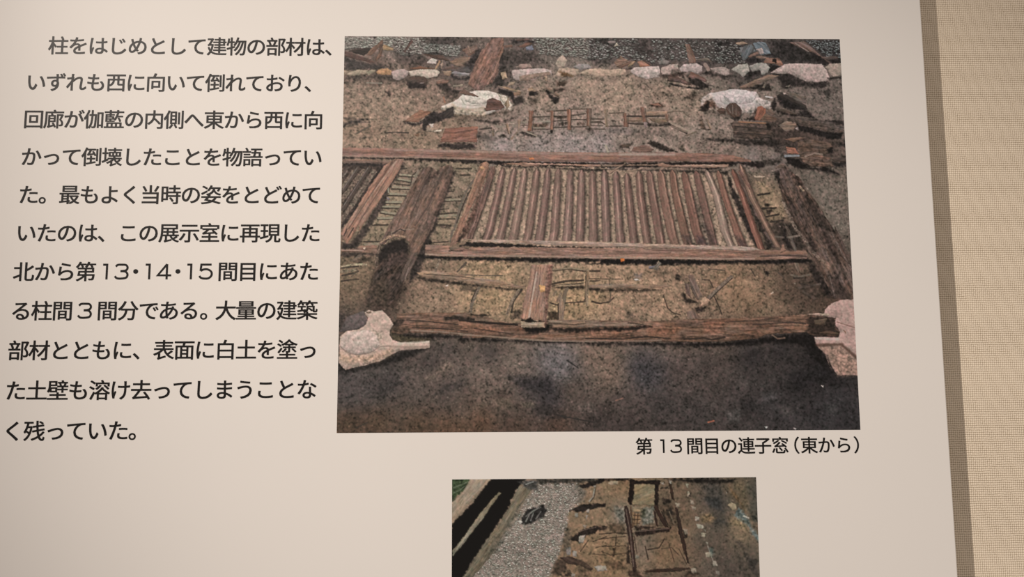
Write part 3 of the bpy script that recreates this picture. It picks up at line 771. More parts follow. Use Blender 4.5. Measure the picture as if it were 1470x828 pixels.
L|c=70,60,50 w=3|335,406 380,406
L|c=70,60,50 w=3|349,426 374,425
K|c=62,54,48 f=3|285,577 319,577 319,587 291,584
L|c=58,49,43 w=2|247,619 261,625 258,629
K|c=44,38,36 f=3|244,618 266,627 258,631 244,628
L|c=56,48,42 w=1.8|272,627 313,625
L|c=108,94,82 w=3|388,438 363,478 346,523 330,589 324,593 319,624
L|c=62,54,48 w=2|394,446 371,481 352,526 338,569
K|c=48,42,40 f=5|325,412 333,418 311,484 285,546 273,595 263,601 250,663 226,722 198,749 203,705 241,618
W|c=112,90,80 a=.26 id=post s=2 q=.6|237,404 251,399 262,401 276,414 295,398 322,396 326,418 307,481 280,543 263,595 247,618 228,655 212,694 193,727 176,751 173,727 192,688 203,663 197,627 184,612 158,612 136,622 117,638 112,682 106,696 101,688 106,643 117,621 134,587 134,586 196,475
K|c=84,68,63 f=8 a=.55|322,401 326,418 301,484 274,555 260,595 238,595 274,521 307,435
K|c=70,56,52 f=3 a=.8|259,429 293,409 279,426 245,452 229,455
L|c=80,62,56 w=2 a=.7|245,447 207,538 202,555
L|c=78,61,56 w=2 a=.6|290,429 252,521 216,577
W|c=72,59,53 q=1.6 f=6|112,682 148,660 197,655 198,688 176,727 176,752 166,783 161,810 95,810 76,800 94,749 99,716
L|c=112,90,76 w=4 g=.4|104,696 106,655 117,624
K|c=28,25,25 f=4|117,643 147,621 180,615 195,632 198,652 175,660 148,660 115,688 111,668
K|c=72,58,54 f=6 a=.7|137,663 181,652 197,663 192,683 159,694 121,696
L|c=168,130,104 w=3 g=.3|117,626 136,612 158,605 186,611
L|c=140,112,96 w=2 g=.3|147,598 175,590 211,587
L|c=64,52,48 w=2|150,601 172,587 186,593
W|c=100,83,76|176,722 200,663 225,655 212,694 193,727 176,751
L|c=140,115,104 w=1.4|198,702 187,738
F|c=158,140,121|448,395 761,403 917,414 1136,416 1147,410 1187,480 1228,595 1231,645 1220,638 716,625 514,620 370,621 353,618 364,587 375,557 411,461
K|c=40,36,34 f=4|465,397 526,397 760,407 917,408 1136,413 1147,410 1144,425 1113,416 1087,419 917,411 804,405 760,415 600,403 481,402
R|c=134,104,96|445,400 418,461 436,463 368,615 382,618
W|c=118,92,84|436,397 450,400 448,418 428,483 403,566 392,570 382,617 368,617 388,577 411,498 428,432
R|c=142,112,103 id=bar1|474,403 449,483 467,486 422,595 443,595 413,619 433,619
R|c=148,118,108 id=bar2|508,403 484,486 502,486 459,595 479,595 452,620 474,620
R|c=158,128,116 id=bar3|539,404 518,486 537,486 496,595 518,595 490,620 513,620
R|c=148,118,107 id=bar4|575,404 555,486 575,486 539,595 559,595 532,621 553,621
R|c=142,112,104 id=bar5|608,403 590,486 609,486 573,595 596,595 568,622 592,622
R|c=150,120,110 id=bar6|639,403 623,486 642,486 614,595 636,595 609,622 631,622
R|c=150,121,112 id=bar7|674,404 661,486 680,486 652,595 675,595 649,623 672,623
R|c=146,117,108 id=bar8|707,408 695,486 715,486 690,595 711,595 688,624 709,624
R|c=148,118,108 id=bar9|739,411 730,486 750,486 728,595 750,595 727,624 750,624
R|c=144,115,107 id=bar10|775,407 766,486 786,486 767,595 789,595 768,625 790,625
R|c=146,116,107 id=bar11|809,413 802,486 822,486 807,595 827,595 808,627 831,627
R|c=138,108,99 id=bar12|842,418 837,486 856,486 846,595 866,595 849,629 870,629
R|c=140,109,99 id=bar13|878,411 871,486 892,486 884,595 905,595 889,630 909,630
R|c=140,108,98 id=bar14 h=.7|908,410 907,486 928,486 922,595 945,595 927,631 949,631
R|c=148,113,100 id=bar15 h=.8|942,409 939,486 962,486 958,595 983,595 969,632 991,632
R|c=142,106,92 id=bar16 h=.8|977,408 977,486 997,486 998,595 1021,595 1008,634 1030,634
R|c=142,104,92 id=bar17 h=.8|1013,412 1015,486 1037,486 1033,595 1059,595 1046,635 1073,635
R|c=140,106,96 id=bar18 h=.85|1048,410 1054,486 1074,485 1077,595 1097,595 1086,637 1105,637
R|c=170,143,130 id=bar19 h=.6|1080,408 1099,485 1118,485 1119,595 1141,595 1138,639 1154,639
R|c=152,110,96 id=bar20 h=.7|1115,410 1126,494 1144,494 1156,595 1176,595 1171,640 1194,640
K|c=36,32,31 f=4|1147,425 1173,488 1196,543 1217,595 1197,595 1176,548 1153,485 1143,439
K|c=36,32,31 f=4|1194,570 1210,595 1231,641 1220,641 1201,607
R|c=146,100,87 id=bar21 h=.5|1159,405 1176,480 1193,485 1210,595 1228,595 1228,648 1246,648
W|c=104,86,80|1168,413 1189,439 1223,503 1257,577 1265,595 1266,607 1282,644 1270,644 1244,601 1231,570
K|c=40,36,34 f=4|1237,570 1244,601 1276,644 1251,647 1249,627
K|c=46,41,38 f=3 a=.9|1203,503 1225,543 1251,595 1234,595 1213,543
R|c=150,118,103 id=frame1|1182,391 1207,494 1224,494 1256,595 1271,595 1279,642 1294,642
W|c=124,96,88|1173,413 1184,407 1208,451 1210,471
K|c=46,44,50 f=8 a=.6|1047,607 1067,613 1077,634 1044,634
K|c=52,50,52 f=8 a=.6|1005,607 1025,607 1035,634 1010,627
K|c=52,48,50 f=8 a=.6|1162,607 1184,621 1194,640 1172,640
K|c=62,55,52 f=9 a=.5|1037,474 1061,520 1081,595 1064,595 1041,531
K|c=58,52,52 f=8 a=.5|1065,570 1090,598 1105,635 1086,635 1070,607
W|c=146,110,94 q=.3 id=frame2|401,403 407,391 427,382 434,392 430,412 417,449 392,498 375,532 364,572 356,587 342,621 349,625 315,650 326,607 335,589 357,535 382,461
K|c=80,60,53 f=4 a=.85|417,455 392,501 364,572 356,587 342,618 364,615 381,570 389,560 413,461
S|c=188,150,116|404,400 414,396 421,406 408,413
L|c=186,146,114 w=2 f=2 a=.7|397,426 375,489 355,543
K|c=50,42,39 f=3|338,624 349,604 358,607 349,627
W|c=156,123,108 id=strip|461,392 497,388 537,387 638,391 771,392 763,390 768,399 729,400 695,397 610,394 571,398 540,400 523,395 492,393
W|c=142,116,101|766,393 928,392 938,390 939,395 871,395 768,400
W|c=150,121,107|928,392 948,387 976,394 1147,390 1148,391 1145,402 1105,402 1098,402 970,401 945,400
W|c=140,115,100 id=stick|786,418 837,387 842,389 793,421
W|c=150,125,108 id=stick2|831,414 902,400 905,403 834,417
L|c=116,98,86 w=2|910,408 942,402
K|c=36,32,31 f=2 a=1|367,627 417,627 514,633 625,639 757,641 808,643 715,646 625,644 486,641 370,642
W|c=172,145,132 id=lath|368,627 392,620 458,618 598,622 757,627 968,634 1128,638 1178,638 1220,643 1232,650 1191,652 1107,649 1127,651 967,644 827,642 715,641 757,640 625,635 458,628 417,626
K|c=26,24,24 f=4 a=1|228,664 314,668 348,669 569,672 756,675 966,677 1106,679 1275,679 1374,675 1390,685 1359,689 1246,692 1105,689 1126,692 938,695 715,691 756,686 569,686 458,683 348,679 314,678 231,674
W|c=148,115,102 a=.2 id=beam2|246,634 316,637 375,641 570,642 756,644 715,644 827,644 939,644 1127,651 1107,649 1191,652 1232,650 1293,651 1369,651 1374,664 1369,676 1218,680 1106,680 1126,680 966,677 715,675 756,675 569,672 348,669 314,668 244,664
L|c=182,150,130 w=2 f=2 a=.7|247,662 313,664 348,666 569,668 756,672 967,673 1106,676 1213,676
L|c=110,80,68 w=1.3 f=1 a=.7|681,660 756,663 827,661 967,658
L|c=110,80,68 w=1.3 f=1 a=.7|911,651 995,652 1135,655 1247,662 1368,668
L|c=70,56,50 w=2 f=1.5 a=.8|1233,669 1303,666 1368,669
L|c=156,108,84 w=3 f=2 a=.6|1247,658 1360,659
W|c=122,100,86|336,634 364,624 374,641 367,646 347,636
W|c=130,108,92|313,643 341,627 374,638 372,646 349,641 322,652
L|c=66,54,48 w=1.6|316,652 355,652
K|c=42,38,37 f=2|366,627 388,625 347,636 345,639 377,638
S|c=206,124,70|818,673 829,674 830,683 819,684
L|c=60,50,46 w=1.5|829,683 828,693
K|c=56,48,44 f=4|3,654 105,659 104,667 74,667 27,670 3,666
W|c=142,110,95 id=beam3|2,647 46,644 59,637 105,635 105,658 65,657 2,654
L|c=186,150,130 w=1.6 f=1 a=.7|3,649 65,651
S|c=226,200,176|65,643 71,642 72,647 67,649
S|c=170,155,145|19,638 29,636 28,644 21,644
K|c=44,39,37 f=4|3,626 18,631 43,636 48,645 3,647
W|c=118,98,84|30,680 54,663 87,663 79,667 46,685
K|c=78,66,56 f=4|41,685 65,667 93,668 98,677 60,688
L|c=166,144,114 w=3 g=.3|4,698 38,692 74,692
L|c=64,54,46 w=2.4|4,702 52,697
L|c=130,112,90 w=4 g=.4|4,713 47,707
L|c=58,48,42 w=2.4|5,724 33,719 52,712
L|c=62,52,44 w=2.4|4,741 28,737 53,735
L|c=90,76,62 w=2|33,727 50,710
K|c=72,61,52 f=12 a=.75|94,749 116,733 138,744 139,810 84,810
L|c=92,78,66 w=1.5|348,722 417,725 472,725
K|c=44,38,34 f=4|223,729 314,740 388,749 348,745 431,754 524,764 524,769 403,760 348,752 341,751 231,737
W|c=150,123,104 id=batten|221,716 245,710 314,716 388,725 348,726 458,738 524,755 541,754 538,763 431,752 348,745 388,745 314,738 231,728
L|c=84,68,56 w=1.4|242,720 341,727 388,733
L|c=136,114,95 w=4 g=.3|286,680 276,709
L|c=84,72,62 w=3|365,688 340,713
K|c=72,62,54 f=5 a=.7|341,761 388,752 388,772 353,772
S|c=220,205,190|304,754 313,752 313,756 306,757
L|c=110,94,80 w=5 g=.3|402,761 384,800 378,831
L|c=60,51,44 w=1.6|395,764 380,800
L|c=62,52,45 w=3|527,767 502,801 497,832
L|c=130,108,90 w=4.5 g=.3|519,767 498,801 485,837
K|c=50,44,39 f=6 a=.8|502,830 524,821 524,852 496,849
K|c=56,46,38 f=4|604,833 632,831 635,855 604,853
L|c=70,56,46 w=3|616,711 641,708 669,705 694,710 722,712 755,712
L|c=150,126,100 w=2|616,708 669,703 722,710
L|c=64,52,44 w=3|616,750 652,742 708,739
L|c=64,52,44 w=2|616,756 707,748
L|c=70,58,48 w=2.5|724,742 755,740
W|c=150,126,102|627,754 710,750 710,759 624,759
K|c=52,43,37 f=3|616,761 707,754 710,764 641,764
W|c=148,122,100|721,750 755,750 754,762 721,762
L|c=54,45,39 w=3|721,764 754,765
L|c=130,108,86 w=4 g=.3|620,783 627,772
L|c=120,98,80 w=4 g=.3|641,778 632,801
W|c=138,116,99|635,783 656,794 648,862 634,860
L|c=60,50,42 w=1.8|633,808 633,858
L|c=62,52,44 w=2|610,805 632,812
L|c=72,58,48 w=2.2|655,806 709,802
L|c=66,54,45 w=2.5|732,801 754,807
L|c=112,92,76 w=3.5|647,791 656,766
L|c=120,100,82 w=3.5|649,801 660,764
L|c=156,128,102 w=4.2 g=.25|721,711 721,745 715,801 718,766 716,812
L|c=66,54,45 w=1.6|716,717 712,801 710,797
W|c=146,120,103 id=batten2|724,753 783,748 881,753 950,752 966,759 880,764 724,763
K|c=48,41,36 f=4|724,764 880,765 951,767 880,773 724,771
L|c=88,72,58 w=1.6|725,734 784,736
L|c=88,72,58 w=1.6|784,736 784,752
L|c=100,82,66 w=1.6|792,736 823,736
W|c=154,126,102|719,711 726,712 721,767 713,801 712,767
L|c=70,56,46 w=2|733,800 744,806 757,807 782,803 796,790
L|c=100,82,68 w=1.8|788,773 785,801
K|c=78,68,60 f=5 a=.7|834,833 851,836 859,847 837,850
L|c=76,60,50 w=1.8|941,783 954,822 968,835 990,841
S|c=228,216,204|856,736 866,735 874,740 859,740
S|c=122,116,120|900,698 922,697 920,706 901,706
W|c=130,116,106|910,706 930,683 938,689 926,711
K|c=84,82,86 f=6 a=.7|859,722 879,721 876,731 862,734
K|c=90,76,64 f=7 a=.6|910,708 955,706 948,734 926,728
K|c=44,37,34 f=4|1000,778 1024,802 1036,803 1007,809 997,784
W|c=114,92,84|1004,745 1018,751 1023,792 1008,779
W|c=130,106,94|1017,725 1030,721 1057,787 1041,799 1023,767
K|c=92,76,66 f=5 a=.7|1002,723 1021,723 1015,745 996,739
K|c=54,46,41 f=4|979,720 996,724 990,739 979,737
L|c=126,104,90 w=5 g=.2|1143,730 1103,765 1104,762 1075,793
L|c=62,52,46 w=1.8|1146,734 1106,769 1105,769 1078,797
L|c=70,56,48 w=1.8|1046,737 1079,739 1089,762
W|c=150,124,104|1046,731 1057,734 1056,762 1051,767
S|c=190,158,134|1051,800 1063,787 1077,798 1069,809 1052,815
K|c=40,34,32 f=4|1034,821 1067,817 1054,835 1037,832
W|c=130,104,92|1010,834 1032,824 1056,863 1031,876 1011,870
L|c=60,48,42 w=2|1092,789 1102,812 1112,840
L|c=90,74,62 w=2|1078,706 1125,711
F|c=148,131,108|1228,445 1240,445 1265,456 1284,482 1299,520 1316,545 1295,557 1260,503 1244,480
S|c=192,170,150|1221,425 1258,427 1249,434 1226,432
L|c=48,41,37 w=3|1233,484 1267,479
L|c=48,41,37 w=3|1245,525 1285,523
L|c=52,45,40 w=3|1255,550 1293,543
L|c=52,45,40 w=2.4|1266,566 1305,561
K|c=52,45,41 f=3|1249,503 1271,514 1260,520 1251,514
K|c=50,43,39 f=3|1256,528 1270,531 1267,546 1259,543
K|c=62,54,49 f=9 a=.7|1266,571 1309,560 1341,595 1268,595
K|c=54,47,43 f=8 a=.9|1279,570 1330,570 1369,647 1321,649 1294,621
W|c=92,80,74|1308,570 1326,595 1341,649 1330,649 1312,607
L|c=132,112,100 w=3|1314,613 1351,607
L|c=110,94,84 w=2.5|1280,610 1309,613
S|c=150,135,124|1290,578 1296,577 1297,584
S|c=140,112,96|1296,638 1302,631 1310,652 1292,659
L|c=112,96,86 w=3.5|1328,627 1337,651
K|c=30,27,27 f=4|1307,581 1314,613 1327,647 1316,647 1303,607
K|c=40,35,33 f=6|1370,689 1390,689 1421,740 1450,793 1425,788 1385,731
W|c=120,98,86|1331,689 1345,688 1353,717 1341,720
L|c=120,102,88 w=3|1321,724 1343,730 1377,723
L|c=52,44,40 w=2|1329,734 1357,733
K|c=36,32,31 f=3|1242,710 1256,714 1253,726 1245,723
L|c=70,58,50 w=2|1203,706 1214,728
L|c=84,70,60 w=2|1284,717 1298,731
L|c=104,88,78 w=3|1344,762 1407,751
L|c=56,48,43 w=2.5|1350,751 1384,757
L|c=100,84,74 w=3|1355,774 1388,793
K|c=66,57,51 f=9 a=.6|1335,729 1385,734 1419,793 1382,802 1344,768
S|c=200,180,160|1259,780 1269,771 1266,779
S|c=206,186,168|1325,748 1334,747 1332,752
K|c=34,30,29 f=4|1285,413 1301,407 1303,469 1291,448
W|c=94,77,70 a=.3 id=post2 s=2 q=1.2|1301,404 1318,396 1330,410 1360,430 1371,453 1387,474 1416,520 1459,595 1459,578 1499,664 1508,712 1503,800 1448,795 1387,684 1369,644 1342,573 1342,588 1306,502 1299,459
K|c=62,50,46 f=5 a=.8|1332,413 1371,448 1360,459 1340,433
K|c=44,37,35 f=4|1314,485 1329,497 1350,531 1336,523
L|c=150,124,100 w=3 g=.4|1360,459 1370,471
L|c=128,105,92 w=5 g=.5 a=.7|1306,502 1342,588 1362,613 1389,655 1437,703
K|c=130,104,86 f=9 a=.5|1405,675 1438,695 1443,712 1420,715
K|c=44,36,34 f=5 a=.7|1379,615 1399,624 1400,650 1386,652
K|c=58,47,44 f=6 a=.6|1418,575 1447,621 1472,689 1456,678 1419,613
K|c=54,45,42 f=6 a=.6|1436,723 1469,746 1495,793 1464,793 1440,762
L|c=126,104,96 w=2 a=.6 g=.4|1448,598 1479,664 1502,706
L|c=126,104,96 w=2 a=.6 g=.4|1436,729 1447,785
K|c=52,44,40 f=6 a=.7|1372,479 1415,531 1455,595 1432,595 1395,537 1374,497
L|c=120,100,86 w=2 a=.7|1376,465 1408,502 1451,571
K|c=24,22,22 f=6 a=1|145,889 178,895 260,895 388,904 348,905 485,912 595,917 733,921 711,921 932,922 1118,923 1118,919 1216,910 1286,901 1370,898 1382,907 1396,940 1368,934 1285,923 1118,934 1118,933 904,930 711,927 752,926 595,922 458,917 348,912 342,906 233,909 178,903
W|c=120,91,76 a=.26 q=.5 id=beam4|164,836 232,833 314,833 388,834 348,846 417,845 485,863 521,863 604,855 753,855 712,855 906,860 1017,853 1120,852 1120,852 1288,845 1372,841 1445,849 1447,868 1434,874 1459,893 1453,905 1383,904 1356,893 1244,898 1216,910 1118,919 1118,919 988,920 711,918 752,919 595,916 458,907 348,904 388,903 287,892 205,891 178,895 148,889 167,876 189,856 164,851
W|c=122,99,85 q=.4|332,840 348,836 370,834 417,843 485,863 524,863 513,868 430,863 348,856
L|c=40,33,30 w=3.4|309,849 388,853 348,855 430,863 513,869
K|c=46,40,34 f=3|381,839 417,838 436,842 417,846 389,845
W|c=140,115,98|604,856 753,855 753,878 700,877 634,880 604,871
L|c=78,62,52 w=1.6|606,864 678,869 753,862
W|c=138,113,97|712,858 850,864 906,869 906,876 878,873 795,876 712,880
K|c=38,32,29 f=3|612,877 650,880 703,879 752,881 752,888 678,891 623,888
K|c=36,30,28 f=3|712,881 767,879 831,878 878,872 906,876 878,880 861,887 806,888
L|c=60,47,41 w=1.8|837,864 878,869 908,876
K|c=156,100,78 f=7 a=.3|892,872 989,878 974,906 891,900
K|c=160,106,84 f=6 a=.3|712,888 803,891 803,902 712,899
K|c=158,104,80 f=7 a=.3|348,865 444,876 480,890 417,893 348,887
K|c=150,98,78 f=7 a=.3|1059,859 1120,856 1119,898 1052,892
L|c=152,124,106 w=2 f=1.5 a=.8|205,884 287,888 388,898 348,897 430,902 499,908 595,915 733,918
L|c=48,38,34 w=2 a=.8|712,909 822,911 888,904 960,911
L|c=48,38,34 w=2.6 a=.8|999,912 1057,909 1079,914 1118,907
L|c=140,112,98 w=2 a=.7|711,916 849,917 932,915
L|c=62,48,42 w=1.6 a=.8|389,879 458,890 502,896
L|c=70,54,46 w=1.6 a=.8|1120,863 1204,859 1277,851
L|c=66,51,45 w=2 a=.8|1203,870 1315,864 1357,868
L|c=60,47,41 w=2 a=.8|194,854 260,859 342,868
L|c=60,47,41 w=2 a=.8|211,876 287,879 369,887
K|c=52,45,40 f=3|301,846 342,843 388,849 388,858 342,851 309,855
K|c=56,46,41 f=3|164,851 189,855 178,870 151,873
K|c=70,57,48 f=5 a=.8|148,876 175,870 205,881 178,893 151,889
K|c=40,34,31 f=6 a=.85|1367,843 1448,849 1447,868 1434,874 1459,893 1455,905 1383,905 1359,890
W|c=92,76,64|1383,857 1422,851 1416,871 1385,871
W|c=84,68,58|1387,896 1421,888 1457,895 1451,901
L|c=120,92,76 w=2|1258,901 1274,912 1294,909
K|c=20,18,18 f=6 a=1|524,875 593,875 597,867 612,871 606,886 568,895 540,890
W|c=162,126,110 a=.16 id=block|555,693 619,692 614,750 602,801 606,808 597,862 593,859 565,856 552,848 538,855 524,850 538,766 535,794 547,750
K|c=112,82,72 f=3 a=.85|604,695 618,693 614,750 602,801 604,808 596,877 593,871 598,766 593,801 601,739
L|c=200,172,152 w=2.4 f=1.5 a=.8|571,715 556,801 559,783 548,846
L|c=116,88,78 w=1.6 a=.8|568,711 552,801
L|c=122,94,82 w=1.6 a=.8|583,702 578,767 571,794 568,835
S|c=222,172,122|578,753 595,756 594,772 582,776
K|c=32,28,26 f=1.6 a=1|524,850 538,855 552,849 565,857 593,860 590,863 549,862 524,859
W|c=172,150,130|524,859 547,862 593,861 593,877 524,877
K|c=40,38,40 f=9 a=.6|480,1015 610,1021 620,1062 526,1051
K|c=44,41,40 f=9 a=.6|557,1103 599,1103 660,1134 598,1139 562,1128
K|c=46,43,43 f=10 a=.55|299,1035 361,1030 351,1055 279,1065
K|c=50,47,46 f=8 a=.5|103,1044 144,1034 186,1029 160,1055 125,1085
L|c=58,50,47 w=2 a=.7|145,1052 186,1034
L|c=60,52,44 w=2 a=.7|54,1161 85,1146
K|c=128,110,96 f=9 a=.5|247,1024 309,978 330,989 268,1024
K|c=124,108,94 f=7 a=.5|521,1092 562,1090 557,1105 526,1105
K|f=7 a=.4 c=104,92,86|681,1098 733,1096 738,1129 692,1119
K|c=122,106,90 f=8 a=.4|444,1082 495,1077 500,1107 454,1107
L|c=48,45,44 w=2|657,972 688,993
L|c=52,47,44 w=2|629,1129 733,1149
K|c=98,88,84 f=8 a=.4|1142,1033 1184,1039 1178,1059 1147,1054
K|c=92,88,88 f=8 a=.4|1220,1070 1262,1065 1261,1091 1224,1091
K|f=7 a=.4 c=98,90,86|1271,1109 1307,1107 1306,1132 1280,1132
K|f=7 a=.4 c=92,89,86|1113,1121 1155,1116 1154,1152 1122,1152
K|f=7 a=.4 c=86,84,82|1407,1104 1439,1102 1443,1128 1412,1128
K|c=28,27,28 f=10 a=.5|1156,1090 1193,1085 1197,1121 1165,1121
K|c=30,29,30 f=12 a=.6|1296,1013 1413,993 1411,1029 1325,1065
K|c=52,52,55 f=20 a=.35|845,991 939,986 948,1033 864,1042
L|c=180,98,72 w=2|1062,1151 1078,1147
L|c=150,104,86 w=1.4|796,1088 817,1081
S|c=210,200,190|1396,1048 1402,1048 1400,1054
S|c=200,195,190|1224,1164 1234,1165 1229,1170
S|c=190,184,178|1310,1169 1316,1169 1314,1174
S|c=104,94,91|1,889 4,881 22,845 68,827 82,851 77,868 53,882 23,886
K|c=58,52,50 f=8 a=.8|0,834 22,845 4,883 0,883
K|c=70,62,48 f=5|147,884 162,895 194,903 260,907 260,914 233,918 178,919 151,911
K|c=32,30,29 f=6|0,980 51,990 92,980 154,952 236,929 267,931 195,967 113,988 21,1008 0,1003
S|c=192,170,155 id=base3 a=.08|72,831 84,824 101,830 123,826 139,840 156,867 147,884 145,897 154,911 178,919 233,919 260,914 261,934 249,937 179,941 152,953 125,971 71,982 87,981 41,992 20,997 2,978 1,973 3,902 23,885 53,882 77,867 82,848
K|c=180,146,122 f=9 a=.65|2,946 43,958 97,954 151,937 152,952 111,971 30,977 3,968
S|c=198,180,168 a=.1|4,927 7,905 25,887 55,886 85,881 107,897 118,925 105,941 78,952 51,954 24,946
L|c=146,120,108 w=1.3|4,930 18,943 35,951 59,954 92,948 111,935 121,930 146,929
L|c=164,134,118 w=2 f=2|146,930 206,933 260,931
K|c=158,143,128 f=4 a=.8|100,886 123,886 127,908 116,912
K|c=120,88,72 f=2|37,909 41,907 42,912 38,913
K|c=130,106,92 f=1.5|79,831 91,829 90,833 80,834
L|c=210,192,172 w=3 f=2 a=.6|162,923 257,917
S|c=184,156,146 id=base4 a=.08|1413,841 1418,826 1436,810 1464,798 1505,798 1505,996 1505,1018 1444,1018 1414,962 1424,996 1412,957 1385,929 1381,907 1453,908 1459,893 1446,871 1448,851 1413,847
K|c=152,122,106 f=7 a=.7|1385,932 1460,932 1504,975 1505,996 1505,1018 1444,1018 1416,962 1425,996 1413,959
L|c=86,60,48 w=4.5 f=3 a=.8|1386,931 1461,929 1503,968
L|c=140,104,90 w=1.4|1450,863 1478,872 1503,880
K|c=120,86,68 f=2|1470,888 1475,890 1474,895
S|c=178,154,138|1364,840 1389,837 1429,839 1431,847 1389,844
K|c=26,24,24 f=5 a=.9|1379,907 1385,932 1412,959 1426,996 1416,962 1433,1014 1382,977 1347,930
L|c=206,186,176 w=3 f=2 a=.7|1386,911 1453,914
'''
